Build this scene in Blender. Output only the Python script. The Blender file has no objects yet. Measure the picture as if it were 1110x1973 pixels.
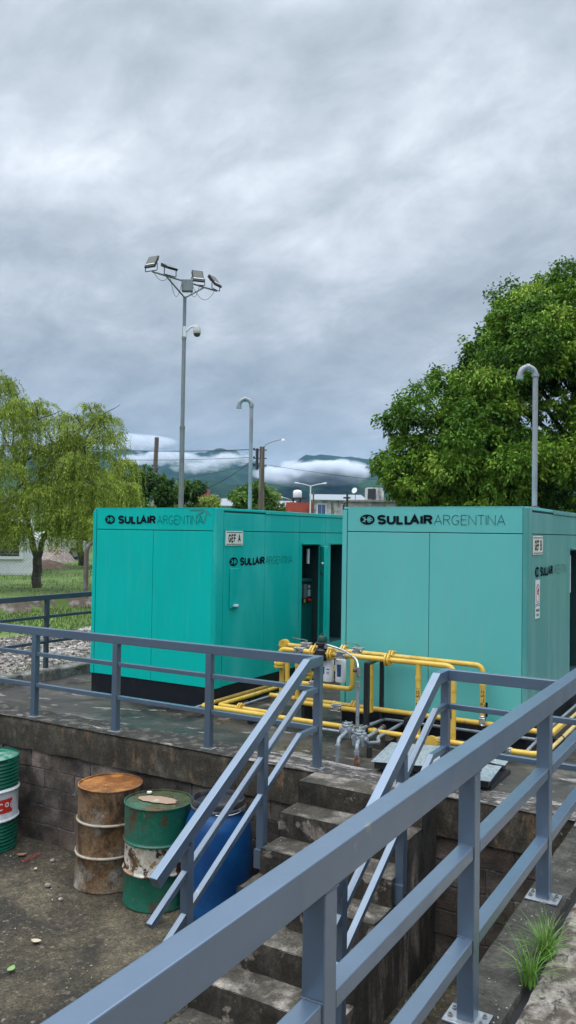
import bpy, math, random
import numpy as np
from mathutils import Vector, Matrix
R = math.radians
rnd = random.Random(7)
scene = bpy.context.scene
COL = scene.collection

# ------------------------------------------------------------------ camera, world, sun
CAM = Vector((3.5101, -5.8252, 1.8927))
yaw, pitch, roll = .5335, .0256, .0153
fwd = Vector((-math.sin(yaw)*math.cos(pitch), math.cos(yaw)*math.cos(pitch), math.sin(pitch)))
rt0 = Vector((math.cos(yaw), math.sin(yaw), 0)); up0 = rt0.cross(fwd)
rt = rt0*math.cos(roll)+up0*math.sin(roll); up = -rt0*math.sin(roll)+up0*math.cos(roll)
cd = bpy.data.cameras.new('camera'); cam = bpy.data.objects.new('camera', cd); COL.objects.link(cam)
cam.matrix_world = Matrix(((rt.x, up.x, -fwd.x, CAM.x), (rt.y, up.y, -fwd.y, CAM.y), (rt.z, up.z, -fwd.z, CAM.z), (0, 0, 0, 1)))
cd.sensor_fit = 'VERTICAL'; cd.sensor_height = 36; cd.sensor_width = 36*1110/1973
cd.lens = 36*1567.6/1973; cd.clip_start = .05; cd.clip_end = 20000
scene.camera = cam

SUN_EL, SUN_DIR = 56, Vector((-.30, -.95, 0)).normalized()      # where the bright part of the cloud cover stands
world = bpy.data.worlds.new('World'); scene.world = world; world.use_nodes = True
nt = world.node_tree; nt.nodes.clear()
def N(nt, typ, **kw):
    n = nt.nodes.new(typ)
    for k, v in kw.items():
        if k in n.inputs.keys() if isinstance(k, str) else False: n.inputs[k].default_value = v
        else: setattr(n, k, v)
    return n
def ramp(nt, stops, interp='LINEAR'):
    n = nt.nodes.new('ShaderNodeValToRGB'); cr = n.color_ramp; cr.interpolation = interp
    while len(cr.elements) < len(stops): cr.elements.new(.5)
    for e, (p, c) in zip(cr.elements, stops):
        e.position = p; e.color = (*c, 1) if len(c) == 3 else c
    return n
def g3(v): return (v, v, v)
out = N(nt, 'ShaderNodeOutputWorld'); bg = N(nt, 'ShaderNodeBackground'); bg.inputs['Strength'].default_value = .12
sky = N(nt, 'ShaderNodeTexSky', sky_type='NISHITA', sun_disc=False, sun_elevation=R(SUN_EL), sun_rotation=math.atan2(SUN_DIR.x, SUN_DIR.y))
tc = N(nt, 'ShaderNodeTexCoord'); sep = N(nt, 'ShaderNodeSeparateXYZ'); nt.links.new(tc.outputs['Generated'], sep.inputs[0])
def M(nt, op, a, b=None, clamp=False):
    n = nt.nodes.new('ShaderNodeMath'); n.operation = op; n.use_clamp = clamp
    for i, x in enumerate((a, b)):
        if x is None: continue
        if isinstance(x, (int, float)): n.inputs[i].default_value = x
        else: nt.links.new(x, n.inputs[i])
    return n.outputs[0]
def MIX(nt, f, a, b, mode='MIX'):
    n = nt.nodes.new('ShaderNodeMix'); n.data_type = 'RGBA'; n.blend_type = mode
    for i, x in ((0, f), (6, a), (7, b)):
        if isinstance(x, (int, float)): n.inputs[i].default_value = x
        elif isinstance(x, tuple): n.inputs[i].default_value = (*x, 1)
        else: nt.links.new(x, n.inputs[i])
    return n.outputs[2]
# cloud deck: noise laid out on a plane overhead (direction / height)
zc = M(nt, 'MAXIMUM', sep.outputs[2], 0.0); zd = M(nt, 'ADD', zc, .42)
px_ = M(nt, 'DIVIDE', sep.outputs[0], zd); py_ = M(nt, 'DIVIDE', sep.outputs[1], zd)
cmb = N(nt, 'ShaderNodeCombineXYZ'); nt.links.new(px_, cmb.inputs[0]); nt.links.new(py_, cmb.inputs[1])
def wnoise(scale, detail, rough, dist, rot=0, sc=(1, 1, 1), loc=(0, 0, 0)):
    mp = N(nt, 'ShaderNodeMapping'); mp.inputs['Rotation'].default_value = (0, 0, rot); mp.inputs['Scale'].default_value = sc; mp.inputs['Location'].default_value = loc
    nt.links.new(cmb.outputs[0], mp.inputs[0])
    n = N(nt, 'ShaderNodeTexNoise'); n.inputs['Scale'].default_value = scale; n.inputs['Detail'].default_value = detail
    n.inputs['Roughness'].default_value = rough; n.inputs['Distortion'].default_value = dist
    nt.links.new(mp.outputs[0], n.inputs[0]); return n.outputs[0]
n1 = wnoise(1.7, 5, .52, .25, .5, (1, 1.25, 1), (16.7, 8.6, 0)); n2 = wnoise(6.0, 9, .62, .25, .5, (1, 1.3, 1), (7.1, 0, 0))
nn = M(nt, 'ADD', M(nt, 'MULTIPLY', n1, .60), M(nt, 'MULTIPLY', n2, .40))
r1 = ramp(nt, [(.37, (.240, .270, .298)), (.46, (.305, .336, .366)), (.53, (.375, .407, .440)), (.60, (.485, .515, .553)), (.68, (.62, .65, .695))])
nt.links.new(nn, r1.inputs[0])
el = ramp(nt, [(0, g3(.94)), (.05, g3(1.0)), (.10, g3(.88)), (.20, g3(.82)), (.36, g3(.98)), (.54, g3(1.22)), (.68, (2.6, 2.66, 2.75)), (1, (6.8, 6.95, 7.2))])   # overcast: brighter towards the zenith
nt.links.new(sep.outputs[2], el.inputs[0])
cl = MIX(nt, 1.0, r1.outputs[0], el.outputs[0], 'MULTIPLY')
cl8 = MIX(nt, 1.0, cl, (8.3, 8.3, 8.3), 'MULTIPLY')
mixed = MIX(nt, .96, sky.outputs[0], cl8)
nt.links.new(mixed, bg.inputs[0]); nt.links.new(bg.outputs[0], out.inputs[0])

sd = bpy.data.lights.new('sun', 'SUN'); sd.energy = .7; sd.angle = R(35); sd.color = (1, .965, .92)
sun = bpy.data.objects.new('sun', sd); COL.objects.link(sun)
sv = Vector((SUN_DIR.x*math.cos(R(SUN_EL)), SUN_DIR.y*math.cos(R(SUN_EL)), math.sin(R(SUN_EL))))
sun.rotation_euler = sv.to_track_quat('Z', 'Y').to_euler()
scene.view_settings.view_transform = 'Standard'; scene.view_settings.look = 'None'
scene.view_settings.exposure = .66; scene.view_settings.gamma = 1
scene.cycles.use_denoising = True
scene.cycles.max_bounces = 6; scene.cycles.transparent_max_bounces = 12; scene.cycles.volume_bounces = 3; scene.cycles.volume_step_rate = .35

# ------------------------------------------------------------------ materials
MATS = {}
GRAIN = {'platform_concrete': (55, .35), 'worn_slab_edge': (60, .5), 'mossy_slab_edge': (60, .5), 'mossy_beam': (55, .55), 'mossy_step': (60, .5), 'dark_mottled_riser': (55, .5), 'streaked_side': (50, .5), 'yard_dirt': (48, .6), 'mossy_kerb': (60, .5), 'walkway_concrete': (60, .4), 'weathered_kerb': (50, .5), 'mortar': (50, .4), 'rusty_drum': (50, .5), 'orange_rust': (60, .4), 'rusty_drum_foot': (50, .4), 'peeling_white_band': (55, .3), 'chipped_green_drum': (40, .22), 'mossy_drum_top': (60, .5), 'stained_white_wall': (3, .4), 'grey_render': (3, .4), 'bark': (30, .5)}
def mat(name, base, rough=.6, metal=0, layers=(), bump=0, bscale=40, coat=0, spec=.5, rlayers=(), attr=None, trans=0):
    """layers: (colour, scale, lo, hi, detail, stretch(x,y,z)[, alpha]) -> noise-thresholded patches of another colour"""
    if name in MATS: return MATS[name]
    m = bpy.data.materials.new(name); m.use_nodes = True; t = m.node_tree
    p = t.nodes['Principled BSDF']; tcn = t.nodes.new('ShaderNodeTexCoord'); vec = tcn.outputs['Object']
    def noise(scale, detail, st, dist=.3, seed=0, rough_=.6):
        mp = t.nodes.new('ShaderNodeMapping'); mp.inputs['Scale'].default_value = st; mp.inputs['Location'].default_value = (seed*3.7, seed*1.3, seed*2.1)
        t.links.new(vec, mp.inputs[0]); n = t.nodes.new('ShaderNodeTexNoise')
        n.inputs['Scale'].default_value = scale; n.inputs['Detail'].default_value = detail; n.inputs['Distortion'].default_value = dist; n.inputs['Roughness'].default_value = rough_
        t.links.new(mp.outputs[0], n.inputs[0]); return n.outputs[0]
    def mask(s, lo, hi):
        mr = t.nodes.new('ShaderNodeMapRange'); mr.inputs[1].default_value = lo; mr.inputs[2].default_value = hi; t.links.new(s, mr.inputs[0]); return mr.outputs[0]
    col = tuple(base)
    if attr:
        a = t.nodes.new('ShaderNodeAttribute'); a.attribute_name = 'var'
        rr = ramp(t, attr); t.links.new(a.outputs['Fac'], rr.inputs[0]); col = rr.outputs[0]
    for i, L in enumerate(layers):
        c, sc, lo, hi, de, st = L[:6]; al = L[6] if len(L) > 6 else 1
        f = mask(noise(sc, de, st, seed=i+1), lo, hi)
        if al != 1: f = M(t, 'MULTIPLY', f, al)
        col = MIX(t, f, col, tuple(c))
    if name in GRAIN:      # fine sand-and-pore speckle of raw concrete, soil and rust
        gs, amt = GRAIN[name]; g1 = ramp(t, [(.30, g3(1-amt)), (.5, g3(1)), (.70, g3(1+amt*1.3))]); t.links.new(noise(gs, 6, (1, 1, 1), 0, 31, .75), g1.inputs[0]); col = MIX(t, 1.0, col, g1.outputs[0], 'MULTIPLY')
        g2 = ramp(t, [(.30, g3(1-amt*.7)), (.5, g3(1)), (.68, g3(1+amt*.8))]); t.links.new(noise(gs*.22, 8, (1, 1, 1), .6, 37, .7), g2.inputs[0]); col = MIX(t, 1.0, col, g2.outputs[0], 'MULTIPLY')
    if isinstance(col, tuple): p.inputs['Base Color'].default_value = (*col, 1)
    else: t.links.new(col, p.inputs['Base Color'])
    p.inputs['Roughness'].default_value = rough; p.inputs['Metallic'].default_value = metal
    p.inputs['Specular IOR Level'].default_value = spec; p.inputs['Coat Weight'].default_value = coat
    if rlayers:
        r = rough
        for i, (val, sc, lo, hi, de, st) in enumerate(rlayers):
            f = mask(noise(sc, de, st, seed=i+9), lo, hi); mx = t.nodes.new('ShaderNodeMix'); mx.data_type = 'FLOAT'
            t.links.new(f, mx.inputs[0]); mx.inputs[3].default_value = val
            if isinstance(r, (int, float)): mx.inputs[2].default_value = r
            else: t.links.new(r, mx.inputs[2])
            r = mx.outputs[0]
        t.links.new(r, p.inputs['Roughness'])
    if bump:
        b = t.nodes.new('ShaderNodeBump'); b.inputs['Strength'].default_value = bump; b.inputs['Distance'].default_value = .01
        t.links.new(noise(bscale, 5, (1, 1, 1)), b.inputs['Height']); t.links.new(b.outputs[0], p.inputs['Normal'])
    if trans:
        td = t.nodes.new('ShaderNodeBsdfTranslucent'); ms = t.nodes.new('ShaderNodeMixShader'); ms.inputs[0].default_value = trans
        if isinstance(col, tuple): td.inputs[0].default_value = (*col, 1)
        else: t.links.new(col, td.inputs[0])
        t.links.new(p.outputs[0], ms.inputs[1]); t.links.new(td.outputs[0], ms.inputs[2])
        t.links.new(ms.outputs[0], t.nodes['Material Output'].inputs[0])
    MATS[name] = m; return m
I1 = (1, 1, 1)
m_rail = mat('rail_paint', (.068, .104, .152), .40, .25, layers=[((.09, .135, .20), 2.2, .45, .70, 7, I1, .7), ((.055, .066, .082), 18, .62, .76, 6, I1, .45), ((.30, .24, .15), 13, .665, .72, 8, I1, .7)],
             rlayers=[(.60, 5, .42, .66, 7, I1)], bump=.03, bscale=18, coat=1.0)
for n_, v_ in (('Coat IOR', 2.0), ('Coat Roughness', .33), ('Coat Tint', (.82, .93, 1, 1))): m_rail.node_tree.nodes['Principled BSDF'].inputs[n_].default_value = v_
m_galv = mat('galvanised', (.42, .44, .46), .45, .55, layers=[((.25, .26, .27), 22, .45, .65, 5, I1)], bump=.05)
m_floor = mat('platform_concrete', (.050, .043, .034), .5, layers=[((.095, .083, .066), 1.6, .48, .62, 8, (1, 1.6, 1)), ((.022, .020, .018), 2.7, .5, .62, 7, I1),
              ((.24, .21, .185), 3.2, .60, .645, 9, (1, 2.4, 1)), ((.10, .09, .08), 60, .62, .72, 3, I1, .5)],
              rlayers=[(.27, 1.0, .46, .58, 7, I1), (.9, 3.2, .6, .66, 6, I1)], bump=.25, bscale=30)
m_edge = mat('worn_slab_edge', (.045, .038, .031), .85, layers=[((.30, .255, .23), 5.5, .49, .56, 10, (1, 2.2, 1)), ((.14, .125, .11), 14, .5, .62, 6, I1), ((.035, .03, .026), 8, .60, .68, 8, (1, 3, 1))], bump=.4, bscale=35)
m_beam = mat('mossy_beam', (.050, .040, .026), .9, layers=[((.12, .10, .075), 6, .50, .66, 10, (1.2, 1, .9), .8), ((.032, .026, .018), 2.6, .47, .60, 9, (1.5, 1, .7)), ((.036, .029, .02), 9, .52, .62, 9, (2.2, 1, .5), .8), ((.44, .40, .35), 4.3, .665, .70, 8, (1, 1, .8)), ((.19, .115, .06), 5, .58, .7, 7, (1.8, 1, .6), .7)], bump=.5, bscale=28)
m_stair = mat('mossy_step', (.048, .040, .028), .88, layers=[((.085, .072, .052), 9, .45, .65, 8, I1), ((.235, .20, .165), 3.6, .50, .62, 12, I1), ((.045, .038, .03), 3.1, .5, .66, 6, (1, 1, .7), .8)], bump=.45, bscale=30)
m_riser = mat('dark_mottled_riser', (.026, .021, .014), .9, layers=[((.06, .05, .038), 10, .45, .65, 7, (1, 1, .5)), ((.22, .185, .155), 5.5, .58, .64, 9, (1, 1, 1.1))], bump=.45, bscale=30)  # mottled risers, darker than the treads for stronger contrast
m_stside = mat('streaked_side', (.046, .038, .029), .9, layers=[((.22, .18, .145), 2.2, .52, .64, 11, (1, 2.2, .45)), ((.022, .019, .015), 3.0, .50, .62, 10, (1, 1.6, .7))], bump=.45, bscale=30)
m_yard = mat('yard_dirt', (.052, .040, .023), .95, layers=[((.110, .088, .052), 1.1, .46, .60, 10, I1), ((.020, .016, .010), 1.9, .48, .62, 9, I1, .9), ((.17, .145, .105), 24, .56, .66, 8, I1, .7), ((.045, .045, .02), 1.7, .56, .74, 8, I1, .5), ((.015, .012, .009), 50, .52, .66, 4, I1, .8)], bump=1, bscale=55)
m_kerb = mat('mossy_kerb', (.036, .031, .023), .88, layers=[((.075, .068, .052), 6, .45, .62, 9, I1), ((.035, .032, .026), 3, .5, .64, 8, I1), ((.42, .41, .38), 38, .70, .74, 3, I1)], bump=.5, bscale=45)
m_walk = mat('walkway_concrete', (.29, .25, .20), .85, layers=[((.33, .295, .25), 3, .45, .6, 5, I1, .6), ((.085, .066, .046), 8, .46, .58, 11, (1, .8, 1)), ((.045, .036, .028), 22, .53, .62, 10, (1.3, .6, 1))], bump=.35, bscale=40)
m_kerb2 = mat('weathered_kerb', (.22, .20, .175), .9, layers=[((.05, .045, .038), 4, .5, .6, 9, (1, 1, 1.6)), ((.12, .11, .09), 9, .45, .65, 7, I1)], bump=.5, bscale=30)
m_black = mat('black_base', (.007, .009, .014), .55, spec=.3, bump=.03, layers=[((.015, .015, .017), 6, .5, .7, 6, I1)])
m_blk2 = mat('black_paint', (.015, .015, .018), .4)
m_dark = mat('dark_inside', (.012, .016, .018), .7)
m_rub = mat('rubber', (.02, .02, .02), .8)
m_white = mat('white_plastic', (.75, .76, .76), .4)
m_bolt = mat('bolt_steel', (.30, .29, .28), .4, .8)
m_yel = mat('yellow_pipe_paint', (.68, .43, .06), .48, layers=[((.52, .31, .035), 6, .47, .66, 8, I1, .8), ((.16, .10, .045), 12, .60, .72, 9, I1, .75), ((.76, .56, .16), 3, .5, .7, 4, I1, .5)], bump=.06)
m_yel2 = mat('pale_yellow_pipe_paint', (.66, .47, .17), .5, layers=[((.5, .36, .14), 7, .5, .68, 6, I1, .7)])
m_grey = mat('grey_conduit', (.27, .30, .325), .5, .2, layers=[((.17, .18, .19), 12, .5, .7, 5, I1), ((.22, .13, .08), 9, .68, .75, 5, I1, .7)])
m_ventp = mat('vent_pipe_galv', (.33, .345, .36), .5, .25, layers=[((.22, .235, .25), 6, .45, .65, 6, (1, 1, .4))])
m_chrome = mat('valve_steel', (.55, .55, .54), .3, .85, layers=[((.2, .18, .16), 30, .5, .7, 4, I1)])
m_rust2 = mat('rusty_metal', (.10, .055, .035), .85, layers=[((.2, .1, .05), 20, .5, .65, 4, I1)])
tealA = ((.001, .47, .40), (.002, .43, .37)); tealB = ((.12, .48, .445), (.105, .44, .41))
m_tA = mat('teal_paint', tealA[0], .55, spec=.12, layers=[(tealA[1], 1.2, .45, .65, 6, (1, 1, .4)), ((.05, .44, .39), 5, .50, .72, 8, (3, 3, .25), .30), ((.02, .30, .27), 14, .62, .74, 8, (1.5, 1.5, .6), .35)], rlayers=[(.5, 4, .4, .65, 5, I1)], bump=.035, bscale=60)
m_tAs = mat('teal_paint_shaded_side', (.002, .40, .345), .38, spec=.3, layers=[((.05, .49, .43), 2.2, .48, .68, 7, (1, 1, .35), .7)], bump=.03, bscale=60)  # side copy of the teal: the face's shade put into a darker base
m_tB = mat('pale_teal_paint', tealB[0], .5, spec=.3, layers=[(tealB[1], 1.0, .42, .66, 6, (1, 1, .4)), ((.17, .43, .405), 5, .50, .72, 8, (3, 3, .25), .35), ((.10, .34, .325), 14, .62, .74, 8, (1.5, 1.5, .6), .35)], rlayers=[(.55, 4, .4, .65, 5, I1)], bump=.035, bscale=60)  # paler, greyer teal than on the left enclosure
m_tBs = mat('pale_teal_shaded_side', (.07, .29, .265), .36, spec=.35, layers=[((.16, .37, .345), 2.5, .46, .68, 7, (1, 1.6, .25), .75), ((.07, .24, .22), 6, .5, .7, 5, (1, 3, .15), .5)], bump=.03, bscale=60)  # side copy of the pale teal, shade painted in as darker colour
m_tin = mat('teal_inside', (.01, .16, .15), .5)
m_seam = mat('seam_dark', (.012, .05, .05), .8)
m_ink = mat('black_lettering', (.006, .008, .012), .8, spec=.1)
m_cream = mat('sign_cream', (.70, .68, .58), .5, layers=[((.5, .46, .36), 9, .6, .72, 5, I1, .6)])
m_red = mat('red_print', (.60, .03, .02), .5)

# ------------------------------------------------------------------ mesh builder
class MB:
    def __init__(s): s.v = []; s.f = []; s.sm = []
    def add(s, vs, fs, smooth=False):
        o = len(s.v); s.v += [tuple(x) for x in vs]; s.f += [tuple(i+o for i in f) for f in fs]; s.sm += [smooth]*len(fs); return s
    def box(s, a, b, rot=None, org=None):
        x0, y0, z0 = a; x1, y1, z1 = b
        vs = [Vector(p) for p in ((x0, y0, z0), (x1, y0, z0), (x1, y1, z0), (x0, y1, z0), (x0, y0, z1), (x1, y0, z1), (x1, y1, z1), (x0, y1, z1))]
        if rot is not None: vs = [rot @ p for p in vs]
        if org is not None: vs = [p+Vector(org) for p in vs]
        return s.add(vs, [(0, 3, 2, 1), (4, 5, 6, 7), (0, 1, 5, 4), (1, 2, 6, 5), (2, 3, 7, 6), (3, 0, 4, 7)])
    def rect_sweep(s, pts, w, h):      # pts run in a vertical plane; top face passes through pts
        pts = [Vector(p) for p in pts]; d0 = (pts[-1]-pts[0]); side = Vector((d0.y, -d0.x, 0)).normalized()*w/2
        rings = []
        for i, p in enumerate(pts):
            a = (pts[i]-pts[i-1]).normalized() if i else None; b = (pts[i+1]-pts[i]).normalized() if i < len(pts)-1 else None
            t = (a+b).normalized() if a and b else (a or b)
            n = side.normalized().cross(t) if side.normalized().cross(t).z > 0 else -side.normalized().cross(t)
            k = 1/max(.3, (n.dot((side.normalized().cross(a)).normalized()) if a else 1)) if a and b else 1
            k = abs(k)
            dn = -n*h*k; rings.append([p+side, p-side, p-side+dn, p+side+dn])
        vs = [q for r in rings for q in r]; fs = []
        for i in range(len(rings)-1):
            for j in range(4):
                k = (j+1) % 4; fs.append((i*4+j, i*4+k, i*4+4+k, i*4+4+j))
        fs += [(3, 2, 1, 0), tuple(len(vs)-4+j for j in range(4))]
        return s.add(vs, fs)
    def tube(s, pts, r, n=12, cap=True, fillet=0):
        pts = [Vector(p) for p in pts]
        if fillet:
            q = [pts[0]]
            for i in range(1, len(pts)-1):
                a = (pts[i-1]-pts[i]); b = (pts[i+1]-pts[i]); f = min(fillet, a.length*.49, b.length*.49)
                A = pts[i]+a.normalized()*f; B = pts[i]+b.normalized()*f
                for k in range(6):
                    t = k/5; q.append((1-t)**2*A+2*t*(1-t)*pts[i]+t*t*B)
            q.append(pts[-1]); pts = q
        rr = r if isinstance(r, (list, tuple)) else [r]*len(pts)
        if len(rr) != len(pts): rr = [rr[0]+(rr[-1]-rr[0])*i/(len(pts)-1) for i in range(len(pts))]
        prev = None; vs = []; fs = []
        for i, p in enumerate(pts):
            t = ((pts[min(i+1, len(pts)-1)]-pts[max(i-1, 0)])).normalized()
            if prev is None: u = t.orthogonal().normalized()
            else: u = (prev-t*prev.dot(t)).normalized()
            prev = u; w = t.cross(u)
            for k in range(n):
                a = 2*math.pi*k/n; vs.append(p+(u*math.cos(a)+w*math.sin(a))*rr[i])
        for i in range(len(pts)-1):
            for k in range(n):
                l = (k+1) % n; fs.append((i*n+k, i*n+l, i*n+n+l, i*n+n+k))
        s.add(vs, fs, True)
        if cap:
            m = len(s.v)-len(vs); s.f += [tuple(m+k for k in reversed(range(n))), tuple(m+(len(pts)-1)*n+k for k in range(n))]; s.sm += [False]*2
        return s
    def lathe(s, prof, org, n=40, axis=None, jit=0):
        org = Vector(org); q = Vector((0, 0, 1)).rotation_difference(Vector(axis)) if axis is not None else None
        vs = []
        for (r, z) in prof:
            for k in range(n):
                a = 2*math.pi*k/n; p = Vector((r*math.cos(a), r*math.sin(a), z))
                if q: p = q @ p
                vs.append(p+org)
        fs = []
        for i in range(len(prof)-1):
            for k in range(n):
                l = (k+1) % n; fs.append((i*n+k, i*n+l, i*n+n+l, i*n+n+k))
        s.add(vs, fs, True)
        m = len(s.v)-len(vs)
        if prof[0][0] > 1e-4: s.f.append(tuple(m+k for k in reversed(range(n)))); s.sm.append(False)
        if prof[-1][0] > 1e-4: s.f.append(tuple(m+(len(prof)-1)*n+k for k in range(n))); s.sm.append(False)
        return s
    def disc(s, c, ax, r, t, n=16):    # a short cylinder centred at c
        c = Vector(c); ax = Vector(ax).normalized(); return s.tube([c-ax*t/2, c+ax*t/2], r, n)
    def build(s, name, m, parent=None, bevel=0, autosm=40):
        me = bpy.data.meshes.new(name); me.from_pydata(s.v, [], s.f); me.update()
        me.polygons.foreach_set('use_smooth', s.sm)
        for mm in (m if isinstance(m, (list, tuple)) else [m]): me.materials.append(mm)
        o = bpy.data.objects.new(name, me); COL.objects.link(o)
        if parent is not None: setparent(o, parent)
        if any(s.sm):
            try: me.set_sharp_from_angle(angle=R(autosm))
            except Exception: pass
        if bevel:
            b = o.modifiers.new('bevel', 'BEVEL'); b.width = bevel; b.segments = 2; b.limit_method = 'ANGLE'; b.angle_limit = R(50)
        return o
def absloc(o):
    p = Vector(o.location)
    while o.parent: o = o.parent; p += Vector(o.location)
    return p
def setparent(o, parent):      # meshes are built in world coordinates; parents only translate
    o.parent = parent; o.location = -absloc(parent)
    # keep texture coordinates in world-like space: geometry stays where it was built
def tag(o, label=None, cat=None, group=None, kind=None):
    if label: o['label'] = label
    if cat: o['category'] = cat
    if group: o['group'] = group
    if kind: o['kind'] = kind
    return o
def thing(name, label, cat, loc=(0, 0, 0), group=None):
    o = bpy.data.objects.new(name, None); o.location = loc; o.empty_display_size = .2; COL.objects.link(o)
    return tag(o, label, cat, group)
def struct(name, mb, m, bevel=0): return tag(mb.build(name, m, bevel=bevel), kind='structure')

# ------------------------------------------------------------------ stroke lettering
def arc(cx, cy, rx, ry, a0, a1, n=9): return [(cx+rx*math.cos(R(a0+(a1-a0)*i/n)), cy+ry*math.sin(R(a0+(a1-a0)*i/n))) for i in range(n+1)]
GL = {
 'S': (.8, [arc(.5, .75, .5, .25, 20, 270)+arc(.5, .25, .5, .25, 90, -160)[1:]]),
 'U': (.8, [[(0, 1), (0, .35)]+arc(.5, .35, .5, .35, 180, 360)[1:]+[(1, 1)]]),
 'L': (.62, [[(0, 1), (0, 0), (1, 0)]]), 'A': (.9, [[(0, 0), (.5, 1), (1, 0)], [(.2, .34), (.8, .34)]]),
 'I': (0, [[(0, 0), (0, 1)]]),
 'R': (.78, [[(0, 0), (0, 1), (.5, 1)]+arc(.55, .76, .4, .24, 90, -90)[1:]+[(0, .52)], [(.5, .52), (1, 0)]]),
 'G': (.88, [arc(.5, .5, .5, .5, 40, 320, 14)+[(.95, .42), (.55, .42)]]),
 'E': (.68, [[(1, 1), (0, 1), (0, 0), (1, 0)], [(0, .52), (.88, .52)]]), 'F': (.64, [[(1, 1), (0, 1), (0, 0)], [(0, .52), (.85, .52)]]),
 'N': (.82, [[(0, 0), (0, 1), (1, 0), (1, 1)]]), 'T': (.74, [[(0, 1), (1, 1)], [(.5, 1), (.5, 0)]]),
 'B': (.76, [[(0, 0), (0, 1), (.5, 1)]+arc(.5, .77, .42, .23, 90, -90)[1:]+[(0, .54)], [(.5, .54)]+arc(.5, .27, .5, .27, 90, -90)[1:]+[(0, 0)]]),
 'M': (1.0, [[(0, 0), (0, 1), (.5, .2), (1, 1), (1, 0)]]), 'P': (.74, [[(0, 0), (0, 1), (.5, 1)]+arc(.5, .74, .5, .26, 90, -90)[1:]+[(0, .48)]]),
 'O': (.88, [arc(.5, .5, .5, .5, 0, 360, 18)]), 'H': (.8, [[(0, 0), (0, 1)], [(1, 0), (1, 1)], [(0, .5), (1, .5)]]),
 'D': (.82, [[(0, 0), (0, 1), (.45, 1)]+arc(.45, .5, .55, .5, 90, -90)[1:]+[(0, 0)]]),
 'C': (.84, [arc(.5, .5, .5, .5, 45, 315, 12)]), 'a': (.6, [arc(.5, .3, .5, .3, 20, 380, 14), [(1, .6), (1, 0)]]), ' ': (.35, []),
}
def ribbon(pts, t):
    P = [Vector((p[0], p[1])) for p in pts]; L = []; Rr = []
    for i, p in enumerate(P):
        a = (P[i]-P[i-1]).normalized() if i else None; b = (P[i+1]-P[i]).normalized() if i < len(P)-1 else None
        if a is None: a = b
        if b is None: b = a
        na = Vector((-a.y, a.x)); nb = Vector((-b.y, b.x)); n = (na+nb)
        if n.length < 1e-3: n = na
        n.normalize(); k = min(1/max(.35, n.dot(na)), 2.2); L.append(p+n*t/2*k); Rr.append(p-n*t/2*k)
    return L, Rr
def text(mb, s, org, u, v, h, width, t, nrm, fn=None, gap=.18):
    u = Vector(u); v = Vector(v); nrm = Vector(nrm); org = Vector(org)
    hh = h-t; tot = sum(GL[c][0]*hh+t for c in s)+gap*h*(len(s)-1); kx = width/tot
    kern = lambda i: -.30*h if s[i:i+2] in ('LA', 'TA', 'AT') and t > .15*h else 0
    tot += sum(kern(i) for i in range(len(s))); kx = width/tot
    x = 0; lay = 0
    for ci, c in enumerate(s):
        w = GL[c][0]*hh
        for st in GL[c][1]:
            pts = [(x+t/2+p[0]*w, t/2+p[1]*hh) for p in st]; L, Rr = ribbon(pts, t); lay = (lay+1) % 4
            vs = []
            for a, b in zip(L, Rr):
                for q in (a, b):
                    p = (q.x*kx, q.y)
                    vs.append(fn(*p, lay) if fn else org+u*p[0]+v*p[1]+nrm*(.0004*lay))
            n = len(L); mb.add(vs, [(2*i, 2*i+1, 2*i+3, 2*i+2) for i in range(n-1)])
        x += w+t+gap*h+kern(ci)
    return mb
def oval(mb, c, u, v, nrm, ru, rv, off=0, n=32):
    c = Vector(c)+Vector(nrm)*off; vs = [c+Vector(u)*ru*math.cos(2*math.pi*k/n)+Vector(v)*rv*math.sin(2*math.pi*k/n) for k in range(n)]
    return mb.add(vs, [tuple(range(n))])
def stroke(mb, pts, c, u, v, nrm, t, off):
    L, Rr = ribbon(pts, t); c = Vector(c); u = Vector(u); v = Vector(v); nrm = Vector(nrm)
    vs = [c+u*q.x+v*q.y+nrm*off for a, b in zip(L, Rr) for q in (a, b)]
    return mb.add(vs, [(2*i, 2*i+1, 2*i+3, 2*i+2) for i in range(len(L)-1)])

# ------------------------------------------------------------------ ground, platform, stairs
GZ = -1.17
def grid_sheet(name, xs, ys, zf, m, kind='structure'):
    mb = MB(); nx, ny = len(xs), len(ys)
    vs = [(x, y, zf(x, y)) for y in ys for x in xs]
    fs = [(j*nx+i, j*nx+i+1, j*nx+nx+i+1, j*nx+nx+i) for j in range(ny-1) for i in range(nx-1)]
    mb.add(vs, fs, True); o = mb.build(name, m); tag(o, kind=kind); return o
from mathutils import noise as mn
def nz(x, y, s=1, z=0): return mn.noise(Vector((x*s, y*s, z)))
def lin(a, b, n): return [a+(b-a)*i/n for i in range(n+1)]
m_grass = mat('lawn', (.075, .125, .02), .95, layers=[((.12, .18, .03), 1.2, .45, .62, 8, I1), ((.05, .10, .02), 2.6, .5, .68, 8, I1), ((.17, .14, .07), .8, .6, .72, 8, I1, .7)], bump=.6, bscale=20)
m_far = mat('far_field', (.07, .12, .035), .95, layers=[((.12, .13, .06), .05, .45, .62, 8, I1)])
m_gravel = mat('gravel', (.21, .18, .15), .95, layers=[((.38, .34, .30), 22, .52, .6, 4, I1), ((.07, .06, .05), 26, .56, .64, 4, I1), ((.25, .18, .16), 14, .58, .66, 4, I1)], bump=1, bscale=40)
m_bank = mat('bare_bank', (.12, .09, .065), .95, layers=[((.26, .23, .20), 2, .5, .62, 8, (1, 1, 2)), ((.06, .05, .04), 3, .5, .65, 8, I1)], bump=.6)
struct('terrain', MB().add([(-4200, -.05, -.03), (4200, -.05, -.03), (4200, 4200, -.03), (-4200, 4200, -.03)], [(0, 1, 2, 3)]), m_far)
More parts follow.
